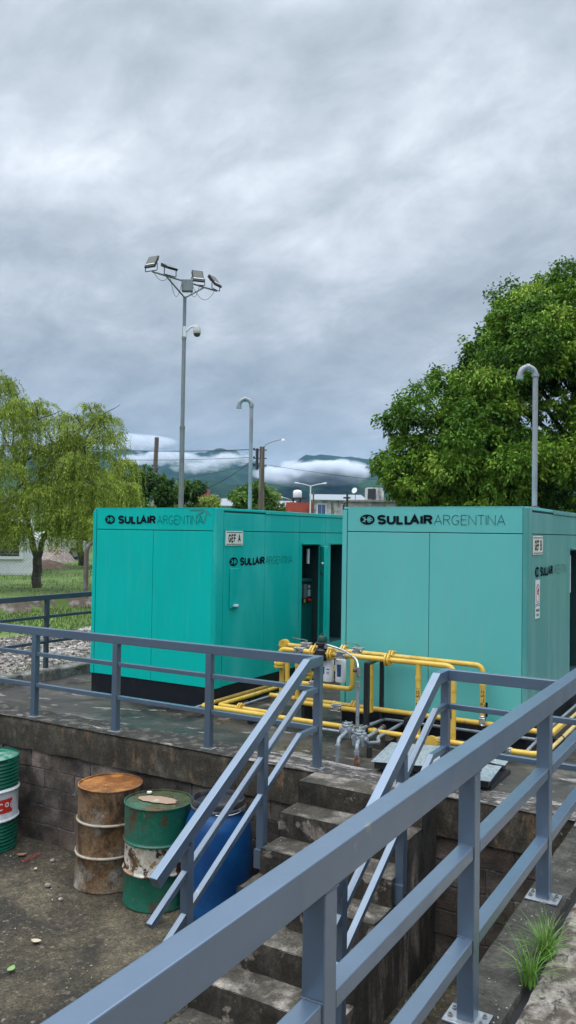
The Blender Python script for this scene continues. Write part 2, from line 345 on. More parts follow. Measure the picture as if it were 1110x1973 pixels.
# yard: dirt ground in front of the platform, gently uneven
grid_sheet('yard_ground', lin(-9, 2.6, 116), lin(-9, -.06, 90), lambda x, y: GZ+.012*nz(x, y, 1.3)+.006*nz(x, y, 6)-(.02 if y < -1.6 else 0)*min(1, (-y-1.6)), m_yard)
struct('yard_surroundings', MB().add([(-400, -400, GZ-.03), (400, -400, GZ-.03), (400, -.06, GZ-.03), (-400, -.06, GZ-.03)], [(0, 1, 2, 3)]), m_yard)
# raised lawn with a bare bank, lower lawn, gravel strip: strips run along the platform's left kerb
def lawn_edge(y): return -11.0+.25*nz(0, y, .8)+.25*(y-5.9)*.2
def zlawn(x, y):
    e = lawn_edge(y); t = min(1, max(0, (e-x)/.35)); return .0+.30*t*t*(3-2*t)+.02*nz(x, y, 1.5)*t
grid_sheet('lawn', sorted(set(lin(-60, -12, 60)+lin(-12, -10.2, 30))), lin(-2, 70, 150), lambda x, y: zlawn(x, y)+.01, m_grass)
xsb = lin(-11.8, -10.4, 70)
grid_sheet('bare_bank', xsb, lin(0, 22, 400), lambda x, y: zlawn(x, y)+(.022 if lawn_edge(y)-.50-.15*nz(x, y, 2) < x < lawn_edge(y)+.12 else -.05), m_bank)
grid_sheet('lower_lawn', lin(-10.9, -7.3, 36), lin(-.04, 30, 100), lambda x, y: .02+.01*nz(x, y, 3), m_grass)
grid_sheet('gravel_strip', lin(-7.9, -4.4, 50), lin(-.04, 24, 200), lambda x, y: .035+.012*nz(x, y, 9)+.02*nz(x, y, 1)-(.05 if x < -7.5+.35*nz(x, y, 1.4) or x > -4.75+.25*nz(0, y, 1.2) else 0), m_gravel)
grid_sheet('lawn_verge', lin(-5.1, -4.38, 14), lin(-.04, 24, 120), lambda x, y: .02+.01*nz(x, y, 3), m_grass)

def blades(name, spots, h, w, m, label=None, kind='stuff'):
    mb = MB()
    for (x, y, z) in spots:
        a = rnd.uniform(0, 6.28); hh = h*rnd.uniform(.5, 1.2); l = rnd.uniform(-.6, .6)*hh; dx, dy = math.cos(a), math.sin(a); c, s_ = math.cos(a+1.57)*w/2, math.sin(a+1.57)*w/2
        mb.add([(x-c, y-s_, z), (x+c, y+s_, z), (x+dx*l*.4+c*.6, y+dy*l*.4+s_*.6, z+hh*.6), (x+dx*l*.4-c*.6, y+dy*l*.4-s_*.6, z+hh*.6), (x+dx*l, y+dy*l, z+hh)], [(0, 1, 2, 3), (3, 2, 4)])
    return mb
m_blade = mat('grass_blade', (.095, .165, .024), .7, layers=[((.16, .22, .04), .9, .45, .6, 5, I1), ((.09, .17, .03), 1.5, .5, .66, 6, I1)], trans=.3)
sp = []
for i in range(9000):
    y = rnd.uniform(3, 16); x = rnd.uniform(-10.9, -7.4)
    if mn.noise(Vector((x*.9, y*.9, 3))) > -.35: sp.append((x, y, .02))
for i in range(11000):
    x = rnd.uniform(-24, -11.2); y = rnd.uniform(4, 22)
    if mn.noise(Vector((x*.6, y*.6, 8))) > -.3: sp.append((x, y, zlawn(x, y)))
for i in range(900): sp.append((rnd.uniform(-5.0, -4.5), rnd.uniform(0, 6), .02))
tag(blades('grass', sp, .075, .022, m_blade).build('grass', m_blade), kind='stuff')
# loose gravel stones
st = MB()
for i in range(5200):
    x = rnd.uniform(-7.6, -4.7); y = rnd.uniform(1.0, 11); s = rnd.uniform(.012, .032); q = Matrix.Rotation(rnd.uniform(0, 6.3), 3, 'Z') @ Matrix.Rotation(rnd.uniform(-.6, .6), 3, 'X')
    st.box((-s, -s*.7, -s*.5), (s, s*.7, s*.5), q, (x, y, .05))
m_stone = mat('loose_stone', (.25, .22, .19), .9, layers=[((.44, .40, .35), 3, .5, .56, 2, I1), ((.10, .08, .075), 4, .52, .58, 2, I1)])
tag(st.build('gravel_stones', m_stone), kind='stuff')

# platform slab: floor plus a worn strip along its front edge
struct('platform', MB().box((-4.27, .22, -.6), (9, 12, 0)), m_floor)
pe = MB(); n = 90; xs = lin(-6, 2.40, n)
top = [(x, -.12+.012*nz(x, 3, 3)+.006*nz(x, 1, 14), 0.0) for x in xs]
vs = top+[(x, .22+.05*nz(x, 9, 2), .0) for x in xs]; vs = [(a, b, .002) for a, b, c in vs]
pe.add(vs, [(i, i+1, n+2+i, n+1+i) for i in range(n)])
pe.box((-6, -.10, -.05), (2.40, .218, -.001))
struct('platform_edge', pe, m_edge)
m_edge2 = mat('mossy_slab_edge', (.026, .021, .015), .85, layers=[((.27, .235, .205), 3.6, .60, .64, 9, (1, 2.4, 1)), ((.12, .105, .085), 10, .5, .62, 7, I1), ((.035, .03, .024), 6, .52, .64, 8, (1, 2, 1))], bump=.4, bscale=35)
n2_ = 60; xs2 = lin(-6, -.35, n2_); tp2 = [(x, -.122+.012*nz(x, 3, 3)+.006*nz(x, 1, 14), .0045) for x in xs2]+[(x, .24+.06*nz(x, 9, 2), .0045) for x in xs2]
struct('platform_edge', MB().add(tp2, [(i, i+1, n2_+2+i, n2_+1+i) for i in range(n2_)]), m_edge2)
# kerb along the platform's left side
kb = MB()
for i in range(40):
    y0, y1 = -.1+i*.3, -.1+(i+1)*.3; a = .10+.03*nz(i, 0, .7)
    kb.box((-4.52+.03*nz(i, 5, .9), y0, -.2), (-4.27+.025*nz(i, 2, .8), y1-.002*(i % 2), a+.02))
tag(kb.build('platform_kerb', m_kerb2, bevel=.02), 'broken weathered concrete kerb along the left side of the platform', 'kerb')

# retaining wall: concrete beam above block courses
rw = thing('retaining_wall', 'retaining wall of grey blocks under a mossy concrete beam, below the platform', 'wall', (-1.5, -.09, GZ))
def rough_beam(x0, x1):
    mb = MB(); n = int((x1-x0)*26)+2; m_ = 9; vs = []
    for j in range(m_+1):
        for i in range(n+1):
            x = x0+(x1-x0)*i/n; z = -.285*(j/m_); zb = .012*nz(x, 4, 2.5)+.008*nz(x, 8, 12) if j == m_ else 0
            vs.append((x, -.115+.010*nz(x, z, 3.5)+.005*nz(x, z, 15)+(.012 if j == 0 else 0), z-.004+zb))
    fs = [(j*(n+1)+i, (j+1)*(n+1)+i, (j+1)*(n+1)+i+1, j*(n+1)+i+1) for j in range(m_) for i in range(n)]
    mb.add(vs, fs, True); mb.box((x0, -.10, -.29), (x1, .2, -.052)); return mb
rough_beam(-9, 2.395).build('beam', m_beam, rw)
m_block = bpy.data.materials.new('block_wall'); m_block.use_nodes = True; t = m_block.node_tree; MATS['block'] = m_block
p = t.nodes['Principled BSDF']; p.inputs['Roughness'].default_value = .92
tcx = t.nodes.new('ShaderNodeTexCoord')
na = t.nodes.new('ShaderNodeTexNoise'); na.inputs['Scale'].default_value = 5; na.inputs['Detail'].default_value = 8; t.links.new(tcx.outputs['Object'], na.inputs[0])
ra = ramp(t, [(.36, (.085, .072, .060)), (.5, (.19, .163, .140)), (.66, (.30, .258, .222))]); t.links.new(na.outputs[0], ra.inputs[0])
nb = t.nodes.new('ShaderNodeTexNoise'); nb.inputs['Scale'].default_value = 1.4; nb.inputs['Detail'].default_value = 6; t.links.new(tcx.outputs['Object'], nb.inputs[0])
rb = ramp(t, [(.42, (.35, .33, .31)), (.62, (1, 1, 1))]); t.links.new(nb.outputs[0], rb.inputs[0])
c1 = MIX(t, 1.0, ra.outputs[0], rb.outputs[0], 'MULTIPLY')
oi = t.nodes.new('ShaderNodeNewGeometry'); rc = ramp(t, [(0, (.72, .70, .70)), (.5, (1, .95, .93)), (1, (1.18, 1.02, .98))]); t.links.new(oi.outputs['Random Per Island'], rc.inputs[0])
c2 = MIX(t, 1.0, c1, rc.outputs[0], 'MULTIPLY'); ng = t.nodes.new('ShaderNodeTexNoise'); ng.inputs['Scale'].default_value = 55; ng.inputs['Detail'].default_value = 6; ng.inputs['Roughness'].default_value = .75; t.links.new(tcx.outputs['Object'], ng.inputs[0]); rg = ramp(t, [(.3, g3(.55)), (.5, g3(1)), (.7, g3(1.5))]); t.links.new(ng.outputs[0], rg.inputs[0]); c2 = MIX(t, 1.0, c2, rg.outputs[0], 'MULTIPLY'); t.links.new(c2, p.inputs['Base Color'])
bp_ = t.nodes.new('ShaderNodeBump'); bp_.inputs['Strength'].default_value = .5; bp_.inputs['Distance'].default_value = .01
n3 = t.nodes.new('ShaderNodeTexNoise'); n3.inputs['Scale'].default_value = 45; t.links.new(tcx.outputs['Object'], n3.inputs[0]); t.links.new(n3.outputs[0], bp_.inputs['Height']); t.links.new(bp_.outputs[0], p.inputs['Normal'])
bl = MB(); ch = .178
for r_ in range(6):
    z1 = -.292-r_*ch; z0 = max(z1-ch+.008, GZ-.08); off = .2*(r_ % 2)
    for i in range(-22, 8):
        x0 = i*.40+off; x1 = x0+.391+rnd.uniform(-.003, .003)
        if x0 > 2.38: continue
        j = rnd.uniform(-.004, .004); bl.box((x0, -.088+j, z0), (min(x1, 2.39), .1, z1))
bl.build('blocks', m_block, rw, bevel=.004)
m_mort = mat('mortar', (.10, .09, .08), .95, layers=[((.36, .34, .32), 6, .56, .62, 8, I1), ((.03, .026, .024), 5, .5, .62, 8, I1)], bump=.5)
MB().box((-9, -.080, GZ-.1), (2.392, .09, -.288)).build('mortar', m_mort, rw)

# stairs
def rough_box(mb, a, b, res, amp, seed=0):
    # box with subdivided faces and worn, uneven surfaces
    x0, y0, z0 = a; x1, y1, z1 = b
    def face(o, u, v, nu, nv):
        o, u, v = Vector(o), Vector(u), Vector(v); nrm = u.cross(v).normalized(); vs = []
        for j in range(nv+1):
            for i in range(nu+1):
                p = o+u*i/nu+v*j/nv; e = min(i, nu-i, j, nv-j)
                d = mn.noise(p*4+Vector((seed, 0, 0)))*amp+mn.noise(p*17)*amp*.5
                c = ((x0+x1)/2, (y0+y1)/2, (z0+z1)/2)
                if e == 0:  # edges pulled in together so faces still meet
                    q = mn.noise(p*9+Vector((0, seed, 0)))*amp-amp*.5; p = p+(Vector(c)-p).normalized()*abs(q)*1.0
                else: p = p+nrm*d*.6
                vs.append(p)
        mb.add(vs, [(j*(nu+1)+i, j*(nu+1)+i+1, (j+1)*(nu+1)+i+1, (j+1)*(nu+1)+i) for j in range(nv) for i in range(nu)], True)
    nx, ny, nzz = [max(2, int(abs(d)/res)) for d in (x1-x0, y1-y0, z1-z0)]
    X, Y, Z = (x1-x0, 0, 0), (0, y1-y0, 0), (0, 0, z1-z0)
    face((x0, y0, z1), X, Y, nx, ny); return mb, face, (nx, ny, nzz), (X, Y, Z)
stairs = thing('concrete_stairs', 'worn mossy concrete stairs going down from the platform between two handrails', 'stairs', (.91, -1, GZ))
SX0, SX1 = .41, 1.425
ys = [-.375, -.64, -.91, -1.175, -1.44, -1.70, -1.97]; zs = [.0, -.163, -.335, -.51, -.69, -.875, -1.055, GZ-.05]
tr = MB(); rs = MB(); sdm = MB(); sdr = MB()
for k in range(7):
    y0 = ys[k]; yb = ys[k-1] if k else -.115; z1 = zs[k]; z0 = zs[k+1]
    jx = rnd.uniform(-.012, .012)
    mbx, face, (nx, ny, nzz), (X, Y, Z) = rough_box(tr, (SX0+jx, y0, z0), (SX1, yb+.01, z1+(.004 if k == 0 else 0)), .035, .010, k*3)
    def f2(mb, o, u, v, nu, nv, sd=k):
        o, u, v = Vector(o), Vector(u), Vector(v); nrm = u.cross(v).normalized(); vs = []
        for j in range(nv+1):
            for i in range(nu+1):
                p = o+u*i/nu+v*j/nv; d = mn.noise(p*5+Vector((sd, 0, 0)))*.008+mn.noise(p*19)*.004
                if j == nv: d = -.004-abs(mn.noise(p*8))*.008
                vs.append(p+nrm*d)
        mb.add(vs, [(j*(nu+1)+i, j*(nu+1)+i+1, (j+1)*(nu+1)+i+1, (j+1)*(nu+1)+i) for j in range(nv) for i in range(nu)], True)
    f2(rs, (SX0+jx, y0, z0-.01), (SX1-SX0-jx, 0, 0), (0, 0, z1-z0+.012), 30, 6)
    f2(sdm, (SX0+jx, yb+.01, GZ-.1), (0, y0-yb-.01, 0), (0, 0, z1-GZ+.1), 8, 16)
    f2(sdr, (SX1, y0, GZ-.1), (0, yb-y0+.01, 0), (0, 0, z1-GZ+.1), 8, 16)
tr.build('treads', m_stair, stairs); rs.build('risers', m_riser, stairs); sdm.build('side_wall', m_stside, stairs); sdr.build('side_wall', m_stside, stairs)

# walkway on the right: mossy kerb with the railing bolted on it, a crack, then the pale slab
kmb = MB(); ny = 150
def kx(y, s): return 2.40+.008*nz(0, y, 5) if s == 0 else 2.625+.018*nz(3, y, 2.2)+.008*nz(5, y, 11)
ysk = lin(-9, .0, ny); vs = []
for y in ysk:
    a, b = kx(y, 0), kx(y, 1); vs += [(a+.004, y, GZ-.1), (a, y, -.012), (a+.012, y, .004+.003*nz(0, y, 6)), ((a+b)/2, y, .008+.004*nz(1, y, 4)), (b-.01, y, .004), (b, y, -.05)]
kmb.add(vs, [(i*6+j, i*6+6+j, i*6+7+j, i*6+1+j)[::-1] for i in range(ny) for j in range(5)], True)
struct('walkway_kerb', kmb, m_kerb)
wm = MB(); vs = []
for y in ysk:
    b = kx(y, 1)+.022+.012*nz(7, y, 6)+.01*nz(9, y, 20); vs += [(b, y, -.05), (b+.008, y, -.008), (b+.03, y, .0), (b+.5, y, .002), (9, y, .0)]
wm.add(vs, [(i*5+j, i*5+5+j, i*5+6+j, i*5+1+j)[::-1] for i in range(ny) for j in range(4)], True)
struct('walkway', wm, m_walk)
struct('walkway_joint', MB().add([(2.5, -9, -.035), (2.75, -9, -.035), (2.75, 0, -.035), (2.5, 0, -.035)], [(0, 1, 2, 3)]), m_rub)
struct('platform_apron', MB().box((2.40, .002, -.3), (9, .218, -.002)), m_floor)

# ------------------------------------------------------------------ railings
def post(x, y, z0, z1, parent, plate=.11, bolts=True, w=.06, d=.06):
    p = MB().box((x-w/2, y-d/2, z0+.006), (x+w/2, y+d/2, z1)).build('post', m_rail, parent, bevel=.004)
    if plate:
        b = MB().box((x-plate/2-.005, y-plate*.42, z0), (x+plate/2+.005, y+plate*.42, z0+.008)).build('base_plate', m_galv, p, bevel=.002)
        if bolts:
            for sx in (-1, 1):
                for sy in (-.6, .6): MB().lathe([(.010, 0), (.010, .007), (.0055, .008), (.0055, .016), (0, .017)], (x+sx*(plate/2-.016), y+sy*.045, z0+.008), 8).build('bolt', m_bolt, p)
    return p
def rail(pts, parent, w=.06, h=.078, name='rail'): return MB().rect_sweep(pts, w, h).build(name, m_rail, parent, bevel=.004)
def platform_rail(x0, x1, posts, parent, stair_x):
    rail([(x0, 0, .902), (x1, 0, .902)], parent, name='top_rail')
    xs_ = [x0]+posts+[x1]
    for a, b in zip(xs_[:-1], xs_[1:]):
        a2, b2 = a+.032, b-.032
        if b2-a2 < .1: continue
        for z in (.652, .340): rail([(a2, 0, z), (b2, 0, z)], parent, .042, .040, 'middle_rail')
    for x in posts: post(x, 0, .002, .823, parent)
    # handrail going down the stairs
    sl = .58; ye = -2.03
    rail([(stair_x, -.031, .900), (stair_x, -.20, .900), (stair_x, ye, .900-sl*(-.20-ye))], parent, name='handrail')
    for z, yb, e in ((.652, -.22, -2.06), (.342, -.30, -2.08)):
        rail([(stair_x, -.031, z), (stair_x, yb, z), (stair_x, e, z-sl*(yb-e))], parent, .042, .040, 'middle_rail')
    for y, zb in ((-.824, -.45), (-1.695, -1.00)):
        zt = .900-sl*(-.20-y)-.08
        pp = post(stair_x, y, zb, zt, parent, plate=0)
        s_ = 1 if stair_x < 1 else -1
        MB().box((min(stair_x-.034*s_, stair_x+.03*s_), y-.05, zb-.05), (max(stair_x-.034*s_, stair_x+.03*s_), y-.031, zb+.08)).build('bracket', m_rail, pp)
rl = thing('platform_railing', 'blue-grey railing on the platform edge left of the stairs, with the left stair handrail', 'railing', (-1.5, 0, 0), 'blue-grey metal railings')
platform_rail(-5.2, .408, [-3.945, -2.867, -1.782, -.700, .378], rl, .378)
rr_ = thing('platform_railing', 'blue-grey railing right of the stairs with the right handrail, behind the big diagonal rail', 'railing', (1.9, 0, 0), 'blue-grey metal railings')
platform_rail(1.420, 2.466, [1.451], rr_, 1.451)
fr = thing('walkway_railing', 'big close blue-grey railing crossing the foreground diagonally along the walkway kerb', 'railing', (2.5, -3, 0), 'blue-grey metal railings')
rail([(2.5, -7.6, 1.070), (2.5, .06, 1.070)], fr, .072, .100, 'top_rail')
fy = [-6.365, -5.14, -3.919, -2.680, -1.433, -.19]
for a, b in zip([-7.6]+fy, fy+[.06]):
    a2, b2 = a+.036, b-.036
    if b2-a2 < .1: continue
    for z in (.690, .335): rail([(2.5, a2, z), (2.5, b2, z)], fr, .060, .050, 'middle_rail')
m_weld = mat('painted_weld', (.09, .11, .14), .5, .3, bump=.5, bscale=160)
for y in fy:
    pp0 = post(2.5, y, .009, .971, fr, plate=.155, w=.068, d=.068)
    for z0_, z1_, hw in ((.640, .690, .031), (.285, .335, .031)):
        for sg_ in (-1, 1):
            yy = y+sg_*.0355; loop = [(2.5-hw, yy, z0_), (2.5+hw, yy, z0_), (2.5+hw, yy, z1_), (2.5-hw, yy, z1_), (2.5-hw, yy, z0_)]; pts_ = []
            for a_, b_ in zip(loop[:-1], loop[1:]):
                for k_ in range(10): p_ = Vector(a_).lerp(Vector(b_), k_/10); pts_.append(p_+Vector((0, .001*mn.noise(p_*90), .0012*mn.noise(p_*70))))
            MB().tube(pts_, .0034, 6).build('weld_bead', m_weld, pp0)
    MB().tube([(2.5-.034, y-.0355, .9685), (2.5+.034, y-.0355, .9685), (2.5+.0355, y+.034, .9685)], .0035, 6).build('weld_bead', m_weld, pp0)
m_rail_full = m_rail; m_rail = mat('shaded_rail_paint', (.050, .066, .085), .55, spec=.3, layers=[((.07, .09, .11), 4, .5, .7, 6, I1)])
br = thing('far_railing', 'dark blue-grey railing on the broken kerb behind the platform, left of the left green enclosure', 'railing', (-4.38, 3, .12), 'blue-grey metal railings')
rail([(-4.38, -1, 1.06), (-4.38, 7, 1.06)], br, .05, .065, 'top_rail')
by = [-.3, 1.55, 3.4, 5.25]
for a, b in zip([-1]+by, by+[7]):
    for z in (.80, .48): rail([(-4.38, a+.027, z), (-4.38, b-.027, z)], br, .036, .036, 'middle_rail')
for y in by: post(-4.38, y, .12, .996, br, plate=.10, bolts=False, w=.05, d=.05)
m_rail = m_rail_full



# ------------------------------------------------------------------ generator enclosures
def logo(par, org, u, nrm, z0, z1, e0, e1, s0, s1, a0, a1, mk):
    """round emblem + two words; distances along u from org, heights z0..z1"""
    v = Vector((0, 0, 1)); u = Vector(u); nrm = Vector(nrm); P = lambda d, z: Vector(org)+u*d+Vector((0, 0, z-org[2]))
    h = z1-z0; c = P((e0+e1)/2, (z0+z1)/2); ru, rv = (e1-e0)/2, h*.54
    em = oval(MB(), c, u, v, nrm, ru, rv, .002).build('emblem', m_ink, par)
    mk_ = MB(); k = ru*.9; tt = h*.075
    def S(pts, off): stroke(mk_, [(x*k, y*rv*.9) for x, y in pts], c, u, v, nrm, tt, off)
    S([(-.72, .55), (-.22, -.0), (-.72, -.55)], .0032); S([(-.5, 0), (.0, 0)], .0036); S([(-.35, .6), (-.35, -.6)], .0040)
    S([(.0, 0), (.22, .32), (.45, 0), (.22, -.32), (0, 0)], .0044); S(arc(.30, .28, .22, .30, 0, 360, 12), .0048); S(arc(.30, -.28, .22, .30, 0, 360, 12), .0052); S(arc(.56, 0, .22, .30, 0, 360, 12), .0056)
    mk_.build('emblem_lines', mk, em)
    text(MB(), 'SULLAIR', P(s0, z0)+nrm*.002, u, v, h, s1-s0, h*.235, nrm, gap=.045).build('lettering', m_ink, par)
    text(MB(), 'ARGENTINA', P(a0, z0)+nrm*.002, u, v, h, a1-a0, h*.052, nrm, gap=.15).build('lettering', m_ink, par)
def enclosure(x0, x1, y0, y1, H, hb, zs, split, ch, openings, mF, mS, label, mk, seamy, yaw_=0):
    e = thing('generator_enclosure', label, 'generator enclosure', ((x0+x1)/2, (y0+y1)/2, 0), 'green generator enclosures on the platform')
    g = .004; d = .012   # seams are 8 mm gaps between panels standing 12 mm proud of the core
    MB().box((x0+.012, y0+.012, .0), (x1-.012, y1, hb)).build('base', m_black, e, bevel=.004)
    core = MB(); ys_ = [y0+d]+[v for o in openings for v in o[:2]]+[y1]
    for i in range(0, len(ys_), 2): core.box((x0+d, ys_[i], hb+.001), (x1-d, ys_[i+1], H-.02))
    for (a, b, za, zb) in openings:
        core.box((x0+d, a+.0005, hb+.001), (x1-.75, b-.0005, H-.02)); core.box((x1-.749, a+.0005, hb+.001), (x1-d, b-.0005, za)); core.box((x1-.749, a+.0005, zb), (x1-d, b-.0005, H-.02))
    core.build('core', m_seam, e)
    P = lambda a, b, m, nm='panel': MB().box(a, b).build(nm, m, e, bevel=.003)
    cw = .055
    P((x0, y0, hb), (x0+cw-g, y0+.03, H-.03), mF, 'corner_post')
    P((x0+cw+g, y0+.002, zs+g), (x1-ch-g, y0+.03, H-.012), mF, 'header_panel')
    P((x0+cw+g, y0+.002, hb+.004), (split-g*.6, y0+.03, zs-g), mF); P((split+g*.6, y0+.002, hb+.004), (x1-ch-g, y0+.03, zs-g), mF)
    # chamfered corner post at the right
    r_ = .03; cp = MB(); pts = [(x1-ch, y0), (x1-r_, y0)]+[(x1-r_+r_*math.sin(R(a)), y0+r_-r_*math.cos(R(a))) for a in (15, 30, 45, 60, 75)]+[(x1, y0+r_), (x1, y0+.13), (x1-.05, y0+.13), (x1-ch, y0+.03)]
    nP = len(pts); cp.add([(a, b, hb) for a, b in pts]+[(a, b, H-.012) for a, b in pts], [tuple((i, (i+1) % nP, nP+(i+1) % nP, nP+i)) for i in range(nP)]+[tuple(range(nP, 2*nP)), tuple(reversed(range(nP)))])
    cp.build('corner_post', mS, e)
    P((x0, y0+.032, hb), (x0+.011, y1, H-.03), mF, 'side_panel')
    # right side: bays between seams, upper band above zs, openings left free
    cuts = [y0+.138]+seamy+[y1]
    for a, b in zip(cuts[:-1], cuts[1:]):
        P((x1-d+.001, a+g*.6, zs+g), (x1-.001, b-g*.6, H-.05), mS, 'header_panel')
        o = [q for q in openings if q[0] >= a-.01 and q[1] <= b+.01]
        if not o: P((x1-d+.001, a+g*.6, hb+.004), (x1-.001, b-g*.6, zs-g), mS)
        else:
            q = o[0]
            mb = MB(); mb.box((x1-d+.001, a+g*.6, hb+.004), (x1-.001, b-g*.6, q[2])).box((x1-d+.001, a+g*.6, q[3]), (x1-.001, b-g*.6, zs-g))
            if q[0]-a > .02: mb.box((x1-d+.001, a+g*.6, q[2]+.0005), (x1-.001, q[0], q[3]-.0005))
            if b-q[1] > .02: mb.box((x1-d+.001, q[1], q[2]+.0005), (x1-.001, b-g*.6, q[3]-.0005))
            mb.build('door_frame', mS, e)
            MB().box((x1, q[0]-.02, q[3]+.012), (x1+.035, q[1]+.02, q[3]+.022)).build('drip_cap', mS, e, bevel=.002)
    MB().box((x0, y0+.03, H-.03), (x1-.002, y1, H-.002)).build('roof', mF, e, bevel=.004)
    MB().box((x1-.004, seamy[0], H-.045), (x1+.008, y1, H-.004)).build('roof_trim', mS, e, bevel=.002)
    MB().box((x0+cw, y0+.001, H-.011), (x1-ch, y0+.03, H)).build('roof_edge', mF, e)
    rv = MB(); yy = seamy[0]+.12
    while yy < y1: rv.disc((x1+.010, yy, H-.024), (1, 0, 0), .007, .006, 8); yy += .28
    rv.build('rivets', m_bolt, e)
    return e
AX1, AX2, AY, AH = -3.320, -1.544, 1.243, 2.151
opA = [(3.10, 3.57, .43, 1.74), (3.87, 4.45, .43, 1.74)]
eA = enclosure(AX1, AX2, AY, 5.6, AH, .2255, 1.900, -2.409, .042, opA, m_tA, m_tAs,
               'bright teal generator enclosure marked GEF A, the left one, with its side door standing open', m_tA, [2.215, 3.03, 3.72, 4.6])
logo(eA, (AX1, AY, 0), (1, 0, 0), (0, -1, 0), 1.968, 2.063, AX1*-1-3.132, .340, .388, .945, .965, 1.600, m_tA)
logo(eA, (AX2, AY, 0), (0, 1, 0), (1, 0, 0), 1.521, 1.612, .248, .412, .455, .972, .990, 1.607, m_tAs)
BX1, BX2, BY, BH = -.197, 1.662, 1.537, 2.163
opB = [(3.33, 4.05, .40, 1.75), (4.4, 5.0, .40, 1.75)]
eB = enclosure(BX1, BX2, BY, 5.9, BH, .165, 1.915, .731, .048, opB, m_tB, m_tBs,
               'pale teal generator enclosure marked GEF B, the right one, behind the yellow pipes', m_tB, [2.505, 3.22, 4.2, 5.1])
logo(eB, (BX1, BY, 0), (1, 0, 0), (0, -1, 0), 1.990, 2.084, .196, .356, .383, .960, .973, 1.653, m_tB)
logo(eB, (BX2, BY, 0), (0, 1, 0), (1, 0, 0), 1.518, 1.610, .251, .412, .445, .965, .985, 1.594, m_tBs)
def plate(e, x, ya, yb, za, zb, s):
    p = MB().box((x+.001, ya, za), (x+.009, yb, zb)).build('sign_plate', m_cream, e, bevel=.002)
    b = MB(); w = .006
    for a_, b_ in (((ya+.012, za+.012), (yb-.012, za+.012+w)), ((ya+.012, zb-.012-w), (yb-.012, zb-.012))): b.box((x+.0095, a_[0], a_[1]), (x+.0105, b_[0], b_[1]))
    b.build('sign_border', m_ink, p)
    h = (zb-za)*.56; text(MB(), s, (x+.0102, ya+.05, (za+zb)/2-h/2), (0, 1, 0), (0, 0, 1), h, yb-ya-.10, h*.20, (1, 0, 0), gap=.12).build('lettering', m_ink, p)
plate(eA, AX2, 1.404, 1.741, 1.744, 1.903, 'GEF A'); plate(eB, BX2, 1.684, 2.044, 1.726, 1.897, 'GEF B')
# latch cover, open door, control panel and dark interior of the left enclosure
lc = MB().box((AX2, 1.500, 1.06), (AX2+.014, 1.672, 1.495)).build('latch_cover', m_tAs, eA, bevel=.004)
MB().box((AX2+.015, 1.555, 1.075), (AX2+.045, 1.625, 1.098)).build('handle', m_white, lc, bevel=.004)
for (a, b, za, zb), e, x in ((opA[0], eA, AX2), (opA[1], eA, AX2), (opB[0], eB, BX2)):
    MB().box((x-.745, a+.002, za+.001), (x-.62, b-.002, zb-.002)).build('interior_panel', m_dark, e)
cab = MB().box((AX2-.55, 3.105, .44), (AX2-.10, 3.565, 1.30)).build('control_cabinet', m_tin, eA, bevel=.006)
cpn = MB().box((AX2-.099, 3.17, .99), (AX2-.080, 3.50, 1.27)).build('control_panel', m_blk2, eA, bevel=.004)
m_scr = mat('panel_grey', (.16, .20, .22), .3); m_lit = mat('panel_white', (.6, .62, .62), .5)
MB().box((AX2-.079, 3.19, 1.06), (AX2-.077, 3.25, 1.235)).box((AX2-.079, 3.29, 1.06), (AX2-.077, 3.385, 1.235)).build('screen', m_scr, cpn)
MB().box((AX2-.079, 3.40, 1.075), (AX2-.077, 3.47, 1.16)).box((AX2-.079, 3.41, 1.18), (AX2-.077, 3.46, 1.22)).build('label', m_lit, cpn)
MB().lathe([(.024, 0), (.024, .012), (.015, .018), (.02, .035), (0, .04)], (AX2-.079, 3.43, 1.025), 14, (1, 0, 0)).build('emergency_button', m_red, cpn)
MB().box((AX2-.079, 3.30, 1.00), (AX2-.076, 3.34, 1.045)).build('warning_label', m_yel, cpn)
MB().box((AX2-.06, 3.325, 1.50), (AX2-.04, 3.365, 1.69)).build('painted_bright_strip', m_white, eA)  # white paint in place of a daylight slit through the enclosure
MB().tube([(AX2-.2, 4.05, .5), (AX2-.12, 4.1, .75), (AX2-.1, 3.98, 1.0), (AX2-.2, 3.95, 1.25)], .012, 8, fillet=.15).build('hose', m_grey, eA)
MB().tube([(AX2-.25, 4.2, .45), (AX2-.2, 4.2, 1.2), (AX2-.3, 4.15, 1.7)], .03, 8, fillet=.1).build('exhaust_pipe', m_dark, eA)
# door leaf of the left enclosure, swung outwards on its far-side hinges
TH = R(38); q = Matrix.Rotation(TH-math.pi/2, 3, 'Z'); H0 = Vector((AX2+.014, 3.575, 0))
lf = MB().box((0, -.012, .44), (.45, .012, 1.725), q, H0).box((.425, -.036, .44), (.45, -.0125, 1.725), q, H0).box((0, -.036, .44), (.02, -.0125, 1.725), q, H0).build('door', m_tAs, eA, bevel=.003)
for z in (.60, 1.50): MB().disc(H0+q @ Vector((.30, -.03, z)), q @ Vector((0, 1, 0)), .026, .03).build('latch', m_chrome, lf)
c = H0+q @ Vector((.24, -.015, 1.36)); MB().tube([c, c+q @ Vector((0, -.03, .02)), c+q @ Vector((.07, -.03, .04))], .008, 8).build('handle', m_blk2, lf)
# tape residue on the header of the left enclosure
tp = MB(); m_tape = mat('tape_residue', (.04, .25, .23), .6)
for (a, b) in (((1.64, 2.10), (1.60, 1.975)), ((1.62, 2.125), (1.50, 2.06)), ((1.60, 2.13), (1.42, 2.13)), ((1.64, 2.12), (1.69, 2.07))): stroke(tp, [a, b], (AX1, AY-.001, 0), (1, 0, 0), (0, 0, 1), (0, -1, 0), .018, .0006*len(tp.f)+.001)
tp.build('tape_residue', m_tape, eA)
